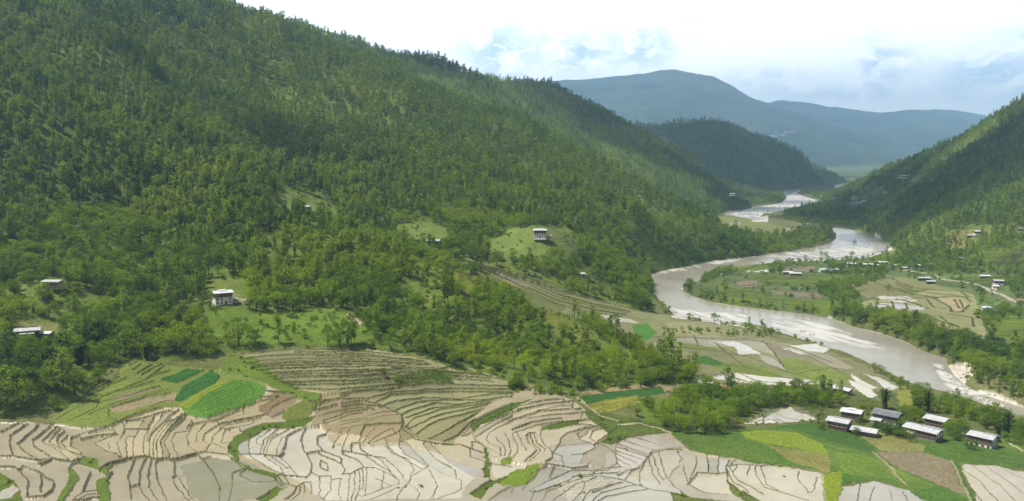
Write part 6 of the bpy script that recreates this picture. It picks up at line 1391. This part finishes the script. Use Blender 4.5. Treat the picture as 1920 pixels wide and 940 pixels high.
# ---------------------------------------------------------------- trees that stand alone, bamboo, posts, rocks
def lone(kind, pid, px, py, s, label, cat='tree', ymin=0, rz=0.6, group=None, parts=('crown', 'trunk')):
    x, y = ground_pt(px, py, ymin); z = float(sample(H, np.array([x]), np.array([y]))[0])
    return plant(kind, pid, x, y, z, s, rz, label, cat, group, parts)
lone('broadleaf_tree', 3, 1665, 546, .75, 'lone flat-topped tree in the middle of the right-bank paddies', ymin=640)
lone('broadleaf_tree', 1, 1340, 607, .85, 'tall lone tree standing on the sandy near bank of the river', ymin=480)
lone('broadleaf_tree', 3, 1462, 515, 1.35, 'largest round dark tree in the island fields beside the white sheds', ymin=640)
lone('broadleaf_tree', 0, 1598, 476, 1.0, 'tree growing on the white gravel bar upstream', ymin=900)
lone('broadleaf_tree', 2, 1602, 451, .9, 'bush-like tree alone in the middle of the gravelly river', ymin=900)
lone('broadleaf_tree', 1, 1540, 478, .8, 'leftmost of the small trees on the gravel bar', ymin=900)
lone('broadleaf_tree', 0, 1549, 478, .9, 'second small tree on the gravel bar beside the stones', ymin=900)
lone('broadleaf_tree', 2, 1510, 481, .7, 'low tree at the downstream tip of the gravel bar', ymin=900)
lone('broadleaf_tree', 3, 1535, 795, .72, 'spreading open tree left of the double silver-roofed farmhouse')
lone('broadleaf_tree', 3, 1322, 815, .95, 'big dark tree at the front of the grove by the green field')
lone('broadleaf_tree', 0, 1283, 806, .75, 'rounded light green tree at the left front of the grove')
lone('broadleaf_tree', 4, 1194, 782, .62, 'narrow dark tree standing alone below the yellow crop rows')
lone('broadleaf_tree', 4, 720, 710, .5, 'small tree alone on the upper paddy terraces')
lone('broadleaf_tree', 2, 744, 716, .42, 'low round bush on the upper paddy terraces beside the small tree')
lone('broadleaf_tree', 1, 1640, 700, .6, 'round tree on the near bank where the white strips end', ymin=440)
lone('broadleaf_tree', 0, 1688, 728, .62, 'round tree at the water edge behind the yellow patch', ymin=440)
lone('broadleaf_tree', 1, 1852, 800, .95, 'tall dark tree by the river above the rightmost farmhouse')
lone('pine_tree', 0, 1502, 768, .55, 'dark upright tree in the row left of the long barn')
lone('pine_tree', 4, 1548, 762, .5, 'dark upright tree just below the long barn')
for px, py, s_c, lab in [(790, 918, .55, 'small dark clump in the pale paddy at the bottom middle'), (1174, 843, .4, 'small clump in the finely striped paddy'), (1471, 896, .4, 'dark tuft in the wide flooded paddy at the lower right')]: lone('shrub', 0, px, py, s_c, lab, 'bush', parts=('foliage', 'stem'))
b_ = bush(900, 2.6, 1.9, 170, .42, M_BLOOM)
def bloom(px, py, s, label):
    x, y = ground_pt(px, py); z = float(sample(H, np.array([x]), np.array([y]))[0])
    e = bpy.data.objects.new('flowering_shrub', None); COL.objects.link(e); e.location = (x, y, z); e.scale = (s, s, s); tag(e, label, 'bush')
    for n_, m_ in zip(('foliage', 'stem'), b_): link(n_, m_, e)
bloom(1374, 800, 1.5, 'pale pink flowering shrub at the right end of the grove'); bloom(1386, 780, 1.0, 'smaller whitish flowering shrub above the pink one'); bloom(1857, 806, .9, 'white flowering shrub by the rightmost farmhouse')
for px, py, s_c, kd, pid in [(1642, 806, .34, 'broadleaf_tree', 2), (1655, 812, .36, 'broadleaf_tree', 0), (1668, 815, .34, 'broadleaf_tree', 1), (1682, 818, .4, 'broadleaf_tree', 2), (1694, 824, .34, 'broadleaf_tree', 0), (1706, 830, .3, 'broadleaf_tree', 3), (1688, 808, .36, 'broadleaf_tree', 1), (1612, 796, .3, 'broadleaf_tree', 2), (1606, 818, .26, 'broadleaf_tree', 0), (1790, 826, .36, 'broadleaf_tree', 2), (1800, 818, .42, 'broadleaf_tree', 1), (1780, 812, .4, 'broadleaf_tree', 0), (1815, 842, .3, 'broadleaf_tree', 2), (1828, 846, .26, 'broadleaf_tree', 1), (1870, 838, .3, 'broadleaf_tree', 0), (1540, 806, .26, 'broadleaf_tree', 2), (1635, 774, .36, 'broadleaf_tree', 3), (1716, 790, .42, 'broadleaf_tree', 1)]:
    lone(kd, pid, px, py, s_c * 1.65, 'bushy small tree growing among the village farmhouses', 'tree', group='small trees among the village farmhouses', rz=px * .7)
BL = 'bamboo clumps on the lower left slope'
for px, py, s, lab, pid in [(182, 655, 1.15, 'tall light bamboo clump above the left green terraces', 1), (150, 690, 1.25, 'broad bamboo clump left of the green terraces', 0), (95, 712, 1.25, 'bamboo clump at the dark wood edge on the left', 1), (55, 705, 1.15, 'bamboo clump below the metal-roofed farmhouse', 0), (300, 640, .95, 'bamboo clump between the green terraces and the white farmhouse', 1), (330, 620, 1.0, 'bright bamboo clump below the white farmhouse meadow edge', 0), (275, 675, .9, 'low bamboo clump just above the small green terraces', 0),
                            (60, 745, 1.0, 'bamboo clump at the foot of the left wood beside the terraces', 1), (120, 672, 1.1, 'bamboo clump right of the metal-roofed farmhouse', 1), (205, 640, 1.0, 'bamboo clump uphill of the left green terraces', 0), (1658, 768, .92, 'green bamboo clump left of the yellow patch by the village', 1), (1722, 778, 1.0, 'large bamboo clump behind the dark-roofed farmhouse', 0), (1738, 772, .95, 'bamboo clump next to the river behind the pale roof', 1), (1886, 818, .95, 'feathery bamboo clump at the right edge by the river', 1), (1872, 820, .8, 'shorter bamboo clump beside the rightmost farmhouse', 0)]:
    lone('bamboo_clump', pid, px, py, s, lab, 'bamboo', parts=('foliage', 'culms'))
M_POLE = flat_mat('weathered pole', (.26, .23, .20), .9, .2)
def pole(px, py, h, label, ymin=0):
    x, y = ground_pt(px, py, ymin); z = float(sample(H, np.array([x]), np.array([y]))[0])
    e = bpy.data.objects.new('utility_pole', None); COL.objects.link(e); e.location = (x, y, z); tag(e, label, 'utility pole', 'utility poles by the village fields')
    v, q = tube([(0, 0, -.5), (0, 0, h * .5), (0, 0, h)], [.15, .13, .10], 8); link('post', build_mesh('post', v, q, [M_POLE]), e)
    a = MB().box(-.9, .9, -.06, .06, h - .7, h - .55).build('crossarm', M_POLE, e)
    i = MB()
    for dx in (-.75, 0, .75): i.box(dx - .05, dx + .05, -.05, .05, h - .547, h - .35)
    i.build('insulators', MW['white'], a)
pole(1486, 716, 7.5, 'utility pole among the pale strips left of the long barn', 440); pole(1535, 708, 7, 'utility pole in the olive field beyond the long barn', 440); pole(1409, 818, 7, 'utility pole at the edge of the lime green field'); pole(1432, 796, 7, 'utility pole beside the flooded paddy above the green field')
M_ROCK = flat_mat('river rock', (.40, .385, .36), .9, .3, .9)
rocks = []
for k in range(6):
    r = np.random.default_rng(600 + k); bmm = __import__('bmesh').new(); __import__('bmesh').ops.create_icosphere(bmm, subdivisions=2, radius=1)
    for v in bmm.verts:
        n = v.co.normalized(); f = 1 + .28 * math.sin(n.x * 3.1 + k) * math.cos(n.y * 2.7 - k) + .14 * math.sin(n.z * 7 + n.x * 5 + k); v.co = Vector((n.x * f * 1.25, n.y * f, n.z * f * .72))
    me = bpy.data.meshes.new('boulder'); bmm.to_mesh(me); bmm.free(); me.materials.append(M_ROCK); rocks.append(me)
r = np.random.default_rng(31)
def boulders(line, n, spread, smin, smax, label, group, ymin):
    L_ = np.array(line, float)
    for k in range(n):
        t_ = r.uniform(0, len(L_) - 1.001); i = int(t_); p = L_[i] * (1 - t_ + i) + L_[i + 1] * (t_ - i) + r.normal(size=2) * (spread, spread * .45)
        x, y = ground_pt(p[0], p[1], ymin); z = max(float(sample(H, np.array([x]), np.array([y]))[0]), float(zriver(np.array([y]))[0]) - .3)
        o = link('boulder', rocks[k % 6]); s = smin + (smax - smin) * r.random() ** 2; o.location = (x, y, z + .15 * s); o.scale = (s, s, s); o.rotation_euler = (0, 0, r.uniform(0, 6.3)); tag(o, label, 'rock', group)
boulders([(1800, 722), (1830, 736), (1860, 745), (1890, 757), (1918, 768)], 85, 6, .5, 1.7, 'pale boulder on the far bank at the right below the sparse pines', 'boulders on the far bank at the right', 440)
boulders([(1776, 690), (1784, 704), (1800, 716)], 22, 3, .5, 1.6, 'boulder at the edge of the white rapids', 'boulders beside the rapids', 440)
boulders([(1500, 482), (1560, 480), (1600, 480), (1650, 472)], 40, 5, .8, 2.0, 'stone scattered on the upstream gravel bar', 'stones on the upstream gravel bar', 900)
boulders([(1262, 582), (1290, 592), (1330, 604), (1370, 610)], 26, 5, .4, 1.3, 'stone on the sandy near bank by the river bend', 'stones on the sandy near bank', 480)
for px, py, lab in [(1264, 569, 'dark boulder in the river near the left bend'), (1292, 577, 'dark rock in the shallow rapids of the bend'), (1505, 612, 'dark rock in midstream rapids'), (1522, 618, 'second dark rock just downstream in the midstream rapids')]:
    x, y = ground_pt(px, py, 480); o = link('boulder', rocks[2]); o.location = (x, y, float(zriver(np.array([y]))[0]) + .2); o.scale = (1.7, 1.5, 1.3); tag(o, lab, 'rock')
